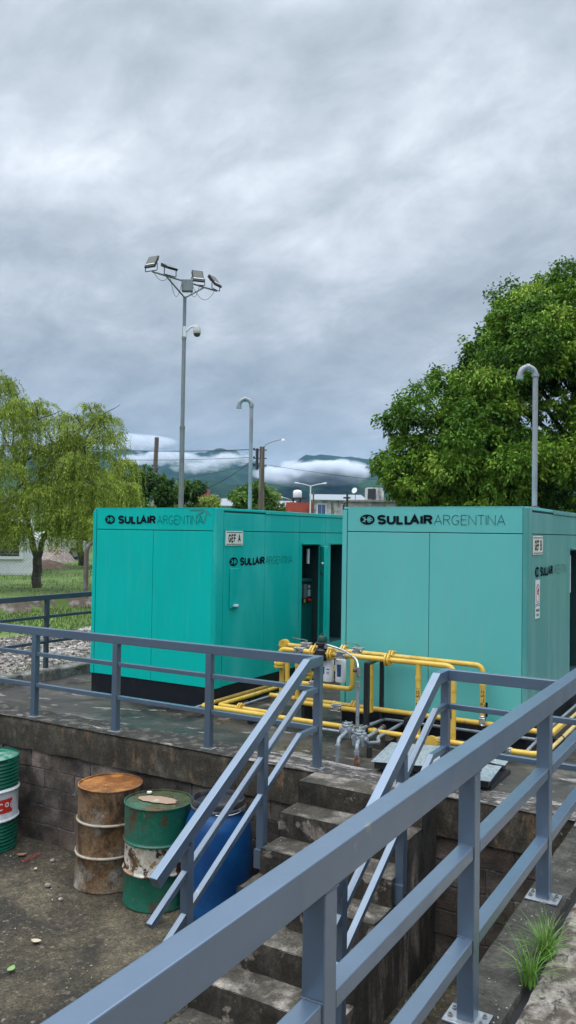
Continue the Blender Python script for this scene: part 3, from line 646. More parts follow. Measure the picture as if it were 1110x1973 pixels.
# warning stickers on the right enclosure
sg = MB().box((BX2+.001, 1.792, 1.256), (BX2+.005, 1.957, 1.490)).build('warning_sticker', m_white, eB)
w = MB()
for zc_ in (1.405, 1.325): stroke(w, arc(0, 0, .050, .042, 0, 360, 20), (BX2, 1.875, zc_), (0, 1, 0), (0, 0, 1), (1, 0, 0), .012, .0055+.0004*(zc_ > 1.36))
stroke(w, [(-.03, .03), (.03, -.03)], (BX2, 1.875, 1.405), (0, 1, 0), (0, 0, 1), (1, 0, 0), .010, .0065); w.build('prohibition_rings', m_red, sg)
w = MB(); stroke(w, [(-.075, 0), (.075, 0)], (BX2, 1.875, 1.268), (0, 1, 0), (0, 0, 1), (1, 0, 0), .006, .0055); stroke(w, [(-.02, .02), (.03, .045), (.03, -.01)], (BX2, 1.875, 1.36), (0, 1, 0), (0, 0, 1), (1, 0, 0), .012, .0058); w.build('print_lines', m_ink, sg)
sg = MB().box((BX2+.001, 1.792, 1.135), (BX2+.005, 1.957, 1.245)).build('text_sticker', m_white, eB)
w = MB(); text(w, 'PROHIBIDO', (BX2+.0055, 1.812, 1.196), (0, 1, 0), (0, 0, 1), .028, .125, .006, (1, 0, 0)); text(w, 'FUMAR', (BX2+.0055, 1.835, 1.152), (0, 1, 0), (0, 0, 1), .028, .08, .006, (1, 0, 0)); w.build('lettering', m_ink, sg)
MB().box((BX2-.06, 3.48, 1.28), (BX2-.04, 3.56, 1.69)).build('painted_bright_strip', m_white, eB)  # bright strip in the doorway, painted plain white

# vent pipes: candy-cane tops above the roofs
def vent(x, y, zr, top, r, label):
    v = thing('vent_pipe', label, 'vent pipe', (x, y, zr), 'hooked vent pipes above the enclosures')
    MB().tube([(x, y, zr-.01), (x, y, top-.08)], r, 14).build('pipe', m_ventp, v)
    c = Vector((x, y, top-.08))-rt0*.076; arcp = [c+rt0*.076*math.cos(R(a))+Vector((0, 0, .078*math.sin(R(a)))) for a in range(0, 181, 15)]
    arcp.append(arcp[-1]+Vector((-.002, -.001, -.02)))
    MB().tube(arcp, r*1.12, 14, cap=False).build('bend', m_ventp, v)
    for q, ax in ((arcp[0], Vector((0, 0, 1))), (arcp[-1]+Vector((0, 0, -.002)), Vector((0, 0, 1))), (arcp[6], rt0)): MB().disc(q, ax, r*1.38, .03).build('collar', m_ventp, v)
    MB().lathe([(r*2.4, 0), (r*2.4, .012), (r*1.3, .03)], (x, y, zr), 16).build('roof_flange', m_dark, v)
vent(-1.97, 2.53, AH-.002, 3.53, .0235, 'grey hooked vent pipe standing on the roof of the left enclosure GEF A')
vent(1.535, 2.27, BH-.002, 3.56, .0255, 'grey hooked vent pipe on the right enclosure GEF B, in front of the big tree')

# ------------------------------------------------------------------ gas pipework
gm = thing('gas_manifold', 'yellow gas pipework with flanges, valves, regulator and two white filters between the enclosures', 'gas pipework', (.3, 1.2, 0))
PR = .0240
def pipe(pts, r=PR, m=m_yel, name='pipe', par=gm, fil=.06): return MB().tube(pts, r, 14, fillet=fil).build(name, m, par)
def flange(c, ax, r=.056, name='flange', par=gm, m=m_yel):
    c = Vector(c); ax = Vector(ax).normalized(); mb = MB().disc(c-ax*.014, ax, r, .016, 24).disc(c+ax*.014, ax, r, .016, 24).disc(c, ax, r*.72, .05, 16); u = ax.orthogonal().normalized(); w_ = ax.cross(u)
    f = mb.build(name, m, par)
    for k in range(4): MB().tube([c+(u*math.cos(k*1.5708+.6)+w_*math.sin(k*1.5708+.6))*r*.78+ax*s_ for s_ in (-.036, .036)], .0075, 6).build('bolt', m_yel if m == m_yel else m_bolt, f)
def collar(c, ax, par=gm, r=PR*1.18, m=m_yel, l=.03): return MB().disc(c, ax, r, l, 14).build('coupling', m, par)
def valve(c, ax, hd=None, par=gm, s=1.0):
    c = Vector(c); ax = Vector(ax).normalized(); side = ax.cross(Vector((0, 0, 1))); q = ax.to_track_quat('X', 'Z').to_matrix()
    v = MB().box((-.032*s, -.032*s, -.030*s), (.032*s, .032*s, .030*s), q, c).disc(c-ax*.042*s, ax, .036*s, .02*s, 8).disc(c+ax*.042*s, ax, .036*s, .02*s, 8).build('valve', m_chrome, par, bevel=.006)
    b = MB()
    for i in (-1, 1):
        for j in (-1, 1): b.tube([c+side*i*.03*s+Vector((0, 0, j*.028*s))-ax*.055*s, c+side*i*.03*s+Vector((0, 0, j*.028*s))+ax*.055*s], .005*s, 6)
    b.build('tie_bolt', m_bolt, v)
    if hd is not None:
        hd = Vector(hd); b = MB().tube([c+Vector((0, 0, .02)), c+Vector((0, 0, .055))], .012, 8); q = (hd).to_track_quat('X', 'Z').to_matrix(); b.box((-.02, -.011, 0), (.15, .011, .005), q, c+Vector((0, 0, .055))); b.build('valve_handle', m_chrome, v)
yF, yB = 1.05, 1.40; X = Vector((1, 0, 0)); Z = Vector((0, 0, 1)); Y = Vector((0, 1, 0))
zT = .752
# floor runs
pipe([(-1.51, 3.9, .10), (-1.51, .985, .10), (1.56, 1.02, .10), (1.86, 1.03, .10), (1.93, 1.2, .10)])
pipe([(-1.39, 3.9, .10), (-1.39, 1.115, .10), (-.63, 1.11, .10), (-.62, 1.10, .60)])
pipe([(-1.51, 1.2, .10), (-1.51, 5.4, .10)], m=m_yel2); 
# upper floor pair, on supports in front of the right enclosure
pipe([(-.95, 1.42, .205), (1.55, 1.42, .207), (1.90, 1.40, .20), (1.90, 1.9, .20)])
pipe([(-.62, 1.42, .205), (-.50, 1.30, .198), (.25, 1.30, .197), (.25, 1.30, .64)], fil=.05)
# high headers
pipe([(-.62, 1.05, .62), (-.62, yF, zT), (1.150, yF, zT), (1.150, yF, .11)], fil=.075, name='header_pipe')
pipe([(-.77, yB, zT-.01), (1.303, yB, zT-.025), (1.303, yB, .22)], fil=.075, name='header_pipe')
# risers
pipe([(-.735, 1.40, .70), (-.735, 1.40, .37), (.00, 1.40, .372), (.0, 1.40, .45), (.17, 1.05, .48), (.17, 1.05, .74)][:2]+[(-.735, 1.40, .45), (-.52, 1.05, .452)][:0]+[(-.735, 1.40, .372), (.01, 1.39, .372), (.01, 1.39, .73)], name='riser')
for x, y, a, b in ((-.617, yB, .21, .72), (.25, 1.30, .2, .72), (.825, yF, .11, .74), (.0, yB, .60, .73)): pipe([(x, y, a), (x, y, b)], name='riser', fil=0)
for x, y, z in ((1.15, yF, .55), (1.303, yB, .56), (.825, yF, .62), (.25, 1.30, .55), (-.617, yB, .55)): collar((x, y, z), Z)
for x in (-.45, .42, 1.02, 1.30): collar((x, .99+.013*(x+1.5), .10), X)
for x in (-.2, .62, .95): collar((x, 1.42, .206), X)
for c, ax in (((-.62, 1.05, .60), Z), ((-.245, yF, zT), X), ((-.055, yF, zT), X), ((.53, yF, zT), X), ((.42, yB, zT-.02), X), ((-.09, yB, zT-.01), X), ((-.38, yB, zT-.01), X), ((-1.11, 1.113, .10), X), ((.02, 1.42, .206), X), ((-.775, yB, zT-.01), Y)):
    flange(c, ax)
valve((-.40, yF, zT), X, None); valve((.055, yF, zT), X); valve((-.52, yB, zT), X, (-1, -.25, .12)); valve((.06, yB, zT), X, (-1, .1, .1)); valve((-.11, 1.30, .197), X); valve((-.42, 1.40, .372), X)
valve((1.303, yB, .235), Z, None, s=.9); valve((1.07, 1.02, .10), X, (0, 1, .1), s=.85); valve((1.62, 1.02, .10), X, (0, 1, .1), s=.85)
for x in (1.0, 1.535): MB().disc((x, .93, .10), (.1, -1, 0), .055, .03, 20).disc((x, .96, .10), Y, .028, .09).build('capped_tee', m_yel, gm)
# regulator: black body with green cap
rg = MB().lathe([(.045, -.07), (.05, -.04), (.062, -.03), (.062, .03), (.045, .05), (.045, .075), (.065, .08), (.065, .10), (.04, .115)], (-.15, yF, zT), 20).disc((-.19, yF, zT), X, .04, .06).disc((-.11, yF, zT), X, .04, .06).build('regulator', m_blk2, gm)
m_gcap = mat('dark_green_cap', (.01, .05, .035), .4)
MB().lathe([(.05, 0), (.05, .03), (.038, .05), (.012, .055), (.012, .07), (0, .07)], (-.15, yF, zT+.115), 20).build('cap', m_gcap, rg)
# twin filters
for (x, y, s) in ((-.115, 1.12, 1), (-.005, 1.16, .97)):
    f = MB().lathe([(.048, -.215), (.052, -.208), (.052, -.01), (.046, .0), (.03, .004), (.03, .06)], (x, y, .695), 24).build('filter_canister', m_white, gm)
    lb = MB()
    for a0_, a1_, z0_, z1_ in (((200, 250, -.145, -.075), (275, 305, -.10, -.09), (275, 305, -.125, -.118), (275, 305, -.14, -.134)) if s == 1 else ((255, 300, -.16, -.045),)):
        n_ = 8; vs = [(x+.0526*math.cos(R(a0_+(a1_-a0_)*i/n_)), y+.0526*math.sin(R(a0_+(a1_-a0_)*i/n_)), .695+z) for i in range(n_+1) for z in (z0_, z1_)]
        lb.add(vs, [(2*i, 2*i+2, 2*i+3, 2*i+1) for i in range(n_)])
    lb.build('label', mat('label_navy', (.02, .07, .18), .5), f)
# lettering on the risers
def vtext(x, y, z0, h, L):
    dr = (CAM-Vector((x, y, z0))); dr.z = 0; dr.normalize(); dr = Vector((.15, -1, 0)).normalized(); sd_ = Vector((-dr.y, dr.x, 0))
    def fn(a, b, lay):
        ang = (b-h/2)/(PR+.001); rad = PR+.0012+.0004*lay
        return Vector((x, y, z0+a))+dr*rad*math.cos(ang)+(-sd_)*rad*math.sin(ang)
    text(MB(), 'IMPULSION', (0, 0, 0), (1, 0, 0), (0, 0, 1), h, L, h*.18, (0, 0, 1), fn=fn).build('lettering', m_ink, gm)
vtext(1.303, yB, .34, .034, .19); vtext(.825, yF, .34, .034, .19)
MB().box((1.122, yF-.029, .30), (1.142, yF-.0255, .42)).build('tape_mark', m_ink, gm); MB().box((1.335, yB-.02, .275), (1.345, yB+.012, .40)).build('tape_mark', m_ink, gm)
# pipe supports on the floor
for x, y, z in ((-.9, 1.05, .075), (.30, 1.05, .075), (.62, .95, .075), (1.35, 1.02, .075), (-.5, 1.42, .18), (.6, 1.42, .18), (-1.45, 1.9, .075), (-1.45, 2.8, .075)):
    MB().box((x-.02, y-.10, .001), (x+.02, y+.06, z)).build('pipe_support', m_blk2, gm)
# steel stand carrying the headers
sn = thing('pipe_stand', 'black square-tube stand under the high yellow header pipes', 'pipe stand', (.3, 1.2, 0))
for x, y, w_ in ((.345, 1.0, .045), (.295, 1.45, .036)): MB().box((x-w_/2, y-w_/2, .002), (x+w_/2, y+w_/2, .69)).build('leg', m_blk2, sn, bevel=.003)
q = Vector((.295, 1.45, 0))-Vector((.345, 1.0, 0))
MB().rect_sweep([(.348, .975, .715), (.292, 1.47, .715)], .045, .024).build('crossbar', m_blk2, sn)
for x, y in ((.345, 1.0), (.295, 1.45)): MB().box((x-.05, y-.05, .001), (x+.05, y+.05, .008)).build('foot_plate', m_blk2, sn)
# impulse hose and its grey standpipe
hs = thing('sensing_line', 'thin steel sensing line arching from the regulator down a grey standpipe', 'sensing line', (.35, .8, 0))
MB().tube([(-.10, 1.03, .84), (.07, 1.0, .815), (.20, .93, .79), (.31, .86, .755), (.35, .81, .69), (.352, .80, .62)], .0105, 10, fillet=.05).build('hose', m_chrome, hs)
MB().disc((-.10, 1.03, .83), Z, .02, .05, 8).disc((.352, .80, .655), Z, .02, .09, 8).disc((.352, .80, .55), Z, .019, .05, 8).build('fitting', m_chrome, hs)
MB().tube([(.352, .80, .54), (.350, .80, .17)], .0165, 12).build('standpipe', m_grey, hs)
MB().disc((.33, .775, .675), (-.8, -.6, 0), .018, .03, 8).build('knob', m_rust2, hs)
# small brass-coloured manifold seen behind the posts, beside the left enclosure
sv_ = thing('drain_valve_set', 'small yellow valve set on the pipes beside the left enclosure, behind the railing post', 'valve set', (-1.2, 3.0, 0))
MB().tube([(-1.42, 2.9, .17), (-1.10, 3.0, .17)], .02, 10).tube([(-1.30, 2.93, .10), (-1.30, 2.93, .25)], .018, 10).disc((-1.2, 2.96, .17), (1, .3, 0), .05, .03).disc((-1.30, 2.93, .26), Z, .04, .02).build('valve_body', m_yel, sv_)
MB().box((-.02, -.008, 0), (.12, .008, .006), Matrix.Rotation(.4, 3, 'Z'), (-1.3, 2.93, .29)).build('lever', m_bolt, sv_)

# ------------------------------------------------------------------ grey conduits and junction boxes
def cond(pts, par, r=.0145, m=m_grey, fil=.04): return MB().tube(pts, r, 12, fillet=fil).build('conduit', m, par)
def jbox(c, s, label, rz=0.0):
    t_ = thing('junction_box', label, 'junction box', (c[0], c[1], c[2]-s*.5), 'grey electrical junction boxes by the stairs')
    q = Matrix.Rotation(rz, 3, 'Z'); C_ = Vector(c)
    MB().box((-s*.5, -s*.5, -s*.5), (s*.5, s*.5, s*.5), q, C_).build('body', m_grey, t_, bevel=.012)
    ld = MB().lathe([(s*.52, 0), (s*.52, .012), (s*.40, .018), (s*.40, .028), (0, .03)], C_+Vector((0, 0, s*.5)), 20).build('lid', m_grey, t_)
    b = MB()
    for k in range(4): b.disc(C_+Vector((s*.42*math.cos(k*1.57+.8), s*.42*math.sin(k*1.57+.8), s*.5+.03)), Z, .008, .014, 6)
    b.build('screw', m_bolt, ld)
    MB().disc(C_+q @ Vector((0, -s*.55, .01)), q @ Vector((0, 1, 0)), .026, .03).disc(C_+q @ Vector((s*.55, 0, .01)), q @ Vector((1, 0, 0)), .024, .03).disc(C_+q @ Vector((-s*.55, 0, .01)), q @ Vector((1, 0, 0)), .024, .03).build('hub', m_grey, t_)
    return t_
jbox((.325, .65, .155), .10, 'upper grey junction box, nearer the black pipe stand, fed by the longer elbow')
jbox((.51, .52, .135), .105, 'lower grey cast junction box, beside the metal hatch, with a rust-stained concrete stub below')
el1 = thing('conduit_elbow', 'longer grey conduit elbow rising from the slab into the upper junction box', 'conduit', (.44, .24, 0), 'grey conduit elbows'); cond([(.44, .24, 0), (.44, .24, .185), (.345, .59, .165)], el1, .017, fil=.09); MB().disc((.44, .24, .13), Z, .022, .03).build('coupling', m_grey, el1)
el2 = thing('conduit_elbow', 'short grey conduit elbow rising from a rust-stained concrete stub into the lower junction box', 'conduit', (.6, .27, 0), 'grey conduit elbows'); cond([(.60, .27, .07), (.60, .27, .155), (.525, .46, .14)], el2, .0165, fil=.07); MB().disc((.60, .27, .095), Z, .023, .03).build('coupling', m_grey, el2)
m_stub = mat('rusty_stub', (.30, .24, .19), .9, layers=[((.12, .05, .025), 14, .5, .58, 5, I1)])
MB().tube([(.605, .262, 0), (.603, .268, .08)], [.026, .019], 10).build('concrete_stub', m_stub, el2)
MB().tube([(.60, .52, -.0), (.598, .52, .09)], .024, 12).build('black_gland', m_rub, el2)
c1_ = thing('conduit_run', 'long grey conduit in front of the yellow floor pipes, bending back beside the left enclosure', 'conduit', (-.7, .93, 0))
cond([(-1.60, 3.6, .07), (-1.60, .905, .07), (.27, .93, .07), (.285, .66, .15)], c1_, .013); cond([(-1.30, 3.4, .06), (-1.30, 1.20, .06), (-.95, 1.19, .06)], c1_, .013)
c2_ = thing('conduit_run', 'three grey conduits fanning back from the lower junction box towards the right enclosure', 'conduit', (.6, 1.1, 0))
cond([(.385, .70, .16), (.302, 1.50, .10), (.49, 1.515, .10), (1.74, 1.53, .10)], c2_, .015, fil=.06); cond([(.52, .58, .13), (.43, 1.17, .10)], c2_, .016, fil=0); cond([(.565, .55, .11), (.60, .72, .085), (.536, .83, .095), (.517, 1.43, .10), (.49, 1.52, .07)], c2_, .016)
MB().disc((.43, 1.18, .10), Y, .026, .04).box((.41, 1.15, 0), (.45, 1.19, .08)).build('rusty_tee', m_rust2, c2_)
MB().tube([(.19, 1.5, .05), (.30, .72, .16)], .012, 10).build('conduit', m_grey, c2_)
c3_ = thing('pipe_run', 'pale yellow and grey pipes running back along the right side of the right enclosure', 'pipes', (1.85, 2.5, 0))
for x, m_, r_, y0_ in ((1.745, m_grey, .0145, 1.53), (1.83, m_yel2, .017, 1.40), (1.925, m_yel2, .018, 1.20)): MB().tube([(x, y0_, .10), (x-.005, 5.6, .10)], r_, 12).build('pipe', m_, c3_)
MB().tube([(1.76, 1.55, .10), (1.765, 1.10, .09)], .0145, 10).build('conduit', m_grey, c3_)
for y in (1.75, 3.6): MB().box((1.70, y-.02, .001), (1.97, y+.02, .08)).build('pipe_support', m_blk2, c3_)
MB().disc((1.83, 1.72, .10), Y, .023, .012).build('clamp', m_blk2, c3_); MB().disc((1.925, 1.72, .10), Y, .024, .012).build('clamp', m_blk2, c3_)
MB().tube([(1.72, 3.35, .28), (2.1, 3.4, .30)], .03, 12).tube([(1.90, 3.38, .1), (1.90, 3.38, .33)], .02, 10).build('cross_pipe', m_yel2, c3_)
dm = thing('round_gauge', 'small silver round gauge by the pipes at the right enclosure corner', 'gauge', (1.88, 1.32, 0)); MB().disc((1.88, 1.32, .16), (.3, -1, .1), .045, .03, 20).build('dial', m_chrome, dm); MB().tube([(1.88, 1.33, .09), (1.88, 1.33, .14)], .012, 8).build('stem', m_bolt, dm)

# ------------------------------------------------------------------ metal hatch covers at the head of the stairs
m_plate = mat('spangled_steel', (.36, .40, .42), .42, .35, layers=[((.20, .225, .24), 38, .5, .6, 3, I1), ((.50, .54, .56), 60, .56, .64, 2, I1), ((.12, .11, .10), 5, .64, .74, 7, I1, .6)], bump=.12, bscale=50)
def lid(a, b, z, tilt, yawd, label, x0, y0):
    h = thing('hatch_cover', label, 'hatch cover', (x0, y0, 0), 'steel hatch covers')
    q = Matrix.Rotation(R(yawd), 3, 'Z') @ Matrix.Rotation(R(tilt), 3, 'Y')
    MB().box((0, 0, .052), (a, b, .060), q, (x0, y0, z)).build('plate', m_plate, h, bevel=.002)
    f = MB().box((.02, .02, .0), (a-.02, .05, .050), q, (x0, y0, z)).box((.02, b-.05, 0), (a-.02, b-.02, .050), q, (x0, y0, z)).box((.02, .051, 0), (.05, b-.051, .050), q, (x0, y0, z)).box((a-.05, .051, 0), (a-.02, b-.051, .050), q, (x0, y0, z))
    f.build('frame', m_blk2, h)
lid(.52, .64, .035, -2, 9, 'galvanised steel hatch cover on a black frame, the left one, next to the junction boxes', .80, .12)
lid(.46, .44, .03, 0, 5, 'galvanised steel hatch cover, the right one, between the posts of the diagonal railing', 1.29, .10)
lid(.30, .17, .045, 3, 4, 'narrow galvanised steel strip cover behind the right hatch cover', 1.42, .60)
tag(MB().box((.84, .20, .002), (1.74, .72, .032)).build('pit_surround', m_blk2), 'low black steel surround under the two hatch covers', 'pit surround')

# ------------------------------------------------------------------ drums
def drum_body(r, h, z0, c, rib=(.33, .66), lean=(0, 0), fine=False, n=64):
    prof = [(r*.93, z0+.012), (r*1.0, z0+.0), (r*1.022, z0+.006), (r*1.022, z0+.014), (r*1.0, z0+.022)]
    for f in rib:
        z = z0+h*f; prof += [(r, z-.022), (r+.004, z-.012), (r+.014, z-.004), (r+.014, z+.004), (r+.004, z+.012), (r, z+.022)]
    if fine:
        for a, b in ((.03, .30), (.70, .97)):
            k = 7
            for i in range(k*4+1): prof.append((r+.0045*math.sin(i*math.pi/2), z0+h*(a+(b-a)*i/(k*4))))
    prof.append((r, z0+h-.012)); prof[5:] = sorted(prof[5:], key=lambda q: q[1])
    prof += [(r*1.022, z0+h-.006), (r*1.022, z0+h+.002), (r*.985, z0+h+.002), (r*.98, z0+h-.012), (0, z0+h-.013)]
    mb = MB(); mb.lathe([(a, b) for a, b in prof], (c[0], c[1], 0), n)
    # dents
    for i, (x, y, z) in enumerate(mb.v):
        d = Vector((x-c[0], y-c[1])); L = d.length
        if L > r*.9:
            k = .010*mn.noise(Vector((x*3, y*3, z*2.2)))+.005*mn.noise(Vector((x*9, y*9, z*8))); s = (L+k)/L
            mb.v[i] = (c[0]+d.x*s+lean[0]*(z-z0), c[1]+d.y*s+lean[1]*(z-z0), z)
        else: mb.v[i] = (x+lean[0]*(z-z0), y+lean[1]*(z-z0), z+.006*mn.noise(Vector((x*4, y*4, 0))))
    return mb
def split_mats(o, fn, extra):
    for m in extra: o.data.materials.append(m)
    for p in o.data.polygons: p.material_index = fn(p.center)
    return o
G0 = GZ+.004
m_rustd = mat('rusty_drum', (.150, .082, .034), .75, .1, layers=[((.20, .155, .10), 2.2, .45, .62, 9, (1, 1, .6), .8), ((.06, .032, .016), 5.5, .48, .60, 10, (1.2, 1.2, .8)), ((.15, .065, .025), 9, .56, .68, 8, (1, 1, .5)), ((.30, .29, .26), 2.4, .56, .68, 7, I1, .8), ((.035, .022, .014), 15, .64, .7, 7, (1, 1, .4))], bump=.3, bscale=35)
m_rustlow = mat('rusty_drum_foot', (.22, .20, .17), .75, .1, layers=[((.29, .33, .37), 6, .45, .55, 7, (1, 1, 1.6)), ((.11, .055, .025), 8, .53, .6, 8, (1, 1, .6))], bump=.3)
m_rustrib = mat('worn_rib', (.42, .37, .28), .6, .1, layers=[((.20, .12, .06), 9, .56, .68, 6, I1)])
m_rusttop = mat('orange_rust', (.21, .075, .018), .55, .1, layers=[((.42, .17, .035), 6, .44, .62, 9, I1), ((.14, .05, .015), 4, .52, .64, 8, I1), ((.62, .36, .10), 11, .6, .7, 7, I1)], bump=.2)
rc_ = (-1.46, -.425); zt = G0+.86
d1 = thing('oil_drum', 'rusty brown steel drum with an orange rusted lid, left of the green and white drum', 'drum', (*rc_, G0), 'drums against the retaining wall')
o = drum_body(.272, .862, G0, rc_, (.345, .665), lean=(.045, -.02)).build('body', m_rustd, d1)
def f1(c):
    z = (c.z-G0)/.862; r = math.hypot(c.x-rc_[0]-.045*(c.z-G0), c.y-rc_[1]+.02*(c.z-G0))
    if z > .975 and r < .272: return 1
    if abs(z-.345) < .016 or abs(z-.665) < .016: return 2
    return 3 if .05 < z < .15 else 0
split_mats(o, f1, [m_rusttop, m_rustrib, m_rustlow])
m_gdr = mat('chipped_green_drum', (.008, .105, .062), .42, layers=[((.09, .035, .022), 4.6, .525, .60, 10, (1, 1, .8)), ((.05, .15, .105), 2.5, .5, .68, 6, I1, .6), ((.20, .10, .05), 16, .66, .7, 6, I1)], bump=.2)
m_gdw = mat('peeling_white_band', (.55, .52, .43), .6, layers=[((.10, .05, .02), 7, .53, .57, 9, I1), ((.46, .33, .17), 5, .5, .64, 9, I1), ((.62, .25, .18), 3.2, .58, .66, 6, (1, 1, 1.6), .55), ((.055, .025, .012), 11, .55, .585, 9, (1, 1, 1))], bump=.25)
m_gtop = mat('mossy_drum_top', (.045, .055, .018), .7, layers=[((.03, .11, .07), 6, .5, .6, 7, I1), ((.14, .065, .025), 4, .54, .66, 8, I1), ((.02, .02, .012), 13, .56, .66, 6, I1)], bump=.3)
gc = (-.875, -.455)
d2 = thing('oil_drum', 'chipped green drum with peeling white band and mossy lid, between rusty and blue drums', 'drum', (*gc, G0), 'drums against the retaining wall')
o = drum_body(.272, .835, G0, gc, (.35, .64), lean=(.05, -.06)).build('body', m_gdr, d2)
def f2_(c):
    z = (c.z-G0)/.835; r = math.hypot(c.x-gc[0]-.05*(c.z-G0), c.y-gc[1]+.06*(c.z-G0))
    if z > .975 and r < .272: return 2
    return 1 if .335 < z < .625 else 0
split_mats(o, f2_, [m_gdw, m_gtop])
pm = MB(); cx_, cy_ = gc[0]+.05*.83-.02, gc[1]-.06*.83+.01; n_ = 40
vs = [(cx_+(.16+.045*mn.noise(Vector((math.cos(k/n_*6.283)*1.3, math.sin(k/n_*6.283)*1.3, 4)))+.012*mn.noise(Vector((k*.7, 0, 9))))*(1.25*math.cos(k/n_*6.283)*.8+.35*math.sin(k/n_*6.283)), cy_+.085*math.sin(k/n_*6.283)+.02*mn.noise(Vector((k*.5, 3, 9))), G0+.835-.003) for k in range(n_)]
pm.add(vs, [tuple(range(n_))]); m_pch = mat('faded_pink_patch', (.34, .22, .15), .8, layers=[((.36, .42, .32), 9, .56, .66, 6, I1)])
pm.build('faded_patch', m_pch, d2)
MB().lathe([(.022, 0), (.022, .012), (0, .014)], (gc[0]-.14, gc[1]+.05, G0+.832), 12).build('bung', m_cream, d2)
# green drum cut by the left edge of the frame
m_gcl = mat('glossy_green_drum', (.004, .105, .062), .3, layers=[((.01, .14, .085), 3, .5, .65, 5, I1)]); m_gwh = mat('clean_white_band', (.68, .70, .72), .4, layers=[((.5, .5, .48), 5, .56, .7, 6, I1)])
m_gcltop = mat('worn_green_lid', (.01, .18, .10), .45, layers=[((.22, .34, .28), 5, .5, .58, 8, I1), ((.03, .10, .06), 8, .55, .66, 6, I1), ((.10, .04, .03), 12, .62, .7, 6, I1)])
lc_ = (-2.985, -.445)
d3 = thing('oil_drum', 'glossy green ribbed drum with a white band and red logo patch, at the left edge', 'drum', (*lc_, G0), 'drums against the retaining wall')
o = drum_body(.276, .865, G0, lc_, (.34, .655), fine=True).build('body', m_gcl, d3)
def f3(c):
    z = (c.z-G0)/.865; r = math.hypot(c.x-lc_[0], c.y-lc_[1])
    if z > .975 and r < .272: return 2
    return 1 if .325 < z < .675 else 0
split_mats(o, f3, [m_gwh, m_gcltop])
a_cam = math.atan2(CAM.y-lc_[1], CAM.x-lc_[0])
def cyl(a, z, off=.0): return Vector((lc_[0]+(.280+off)*math.cos(a), lc_[1]+(.280+off)*math.sin(a), z))
lp = MB(); n_ = 20; zc_ = G0+.865*.50; vs = []
for i in range(n_+1):
    a = a_cam+R(-40+120*i/n_-30)
    for z in (zc_-.065, zc_+.065): vs.append(cyl(a, z, .004))
lp.add(vs, [(2*i, 2*i+2, 2*i+3, 2*i+1) for i in range(n_)]); lpo = lp.build('logo_patch', m_red, d3)
def fnl(a, b, lay): return cyl(a_cam+R(38)-(a)/.28, zc_-.03+(.07-b), .0065+.0004*lay)
MBt = text(MB(), 'Ca', (0, 0, 0), (1, 0, 0), (0, 0, 1), .07, .11, .012, (0, 0, 1), fn=lambda a, b, lay: cyl(a_cam+R(18)-(a-.0)/.28*-1, zc_+.035-b, .0065+.0004*lay)); MBt.build('lettering', m_white, lpo)
w = MB(); pts = arc(0, 0, .034, .034, 0, 360, 20); L, Rr = ribbon(pts, .010); vs = [cyl(a_cam+R(52)+q.x/.28, zc_+q.y, .0065) for a, b in zip(L, Rr) for q in (a, b)]; w.add(vs, [(2*i, 2*i+1, 2*i+3, 2*i+2) for i in range(20)])
pts = arc(0, 0, .016, .016, 40, 320, 12); L, Rr = ribbon(pts, .012); vs = [cyl(a_cam+R(52)+q.x/.28, zc_+q.y, .0065) for a, b in zip(L, Rr) for q in (a, b)]; w.add(vs, [(2*i, 2*i+1, 2*i+3, 2*i+2) for i in range(12)]); w.build('round_mark', m_white, lpo)
# blue plastic drum
m_blue = mat('blue_plastic', (.004, .062, .20), .36, layers=[((.010, .10, .28), 2, .5, .66, 5, I1), ((.10, .18, .30), 8, .66, .74, 6, (3, 3, .6), .6), ((.003, .035, .14), 1.3, .5, .7, 4, I1)], spec=.5)
m_lidk = mat('black_plastic_lid', (.03, .032, .038), .35, layers=[((.10, .09, .08), 5, .5, .65, 7, I1, .8)])
bc = (-.315, -.385)
d4 = thing('plastic_drum', 'blue plastic drum with black lid and clamp ring, beside the stairs behind the handrail', 'drum', (*bc, G0), 'drums against the retaining wall')
h_ = .90
MB().lathe([(.20, G0), (.24, G0+.004), (.262, G0+.03), (.268, G0+.10), (.278, G0+.25), (.283, G0+.42), (.280, G0+.56), (.268, G0+.66), (.262, G0+.70), (.255, G0+.735), (.225, G0+.80), (.205, G0+.83), (.198, G0+.85), (.205, G0+.86), (.205, G0+.875)], (*bc, 0), 64).build('body', m_blue, d4)
MB().lathe([(.212, G0+.868), (.218, G0+.874), (.218, G0+.905), (.212, G0+.918), (.200, G0+.920), (.193, G0+.908), (.190, G0+.880), (0, G0+.878)], (*bc, 0), 64).build('lid', m_lidk, d4)
cr = MB().lathe([(.210, G0+.850), (.221, G0+.853), (.223, G0+.860), (.221, G0+.867), (.210, G0+.870)], (*bc, 0), 64).build('clamp_ring', m_chrome, d4)
a_ = a_cam; MB().tube([(bc[0]+.224*math.cos(a), bc[1]+.224*math.sin(a), G0+.845+.006*math.sin(a*3)) for a in [R(-60+k*12) for k in range(12)]], .004, 6).box((bc[0]+.215, bc[1]-.02, G0+.846), (bc[0]+.235, bc[1]+.04, G0+.872)).build('latch', m_chrome, d4)

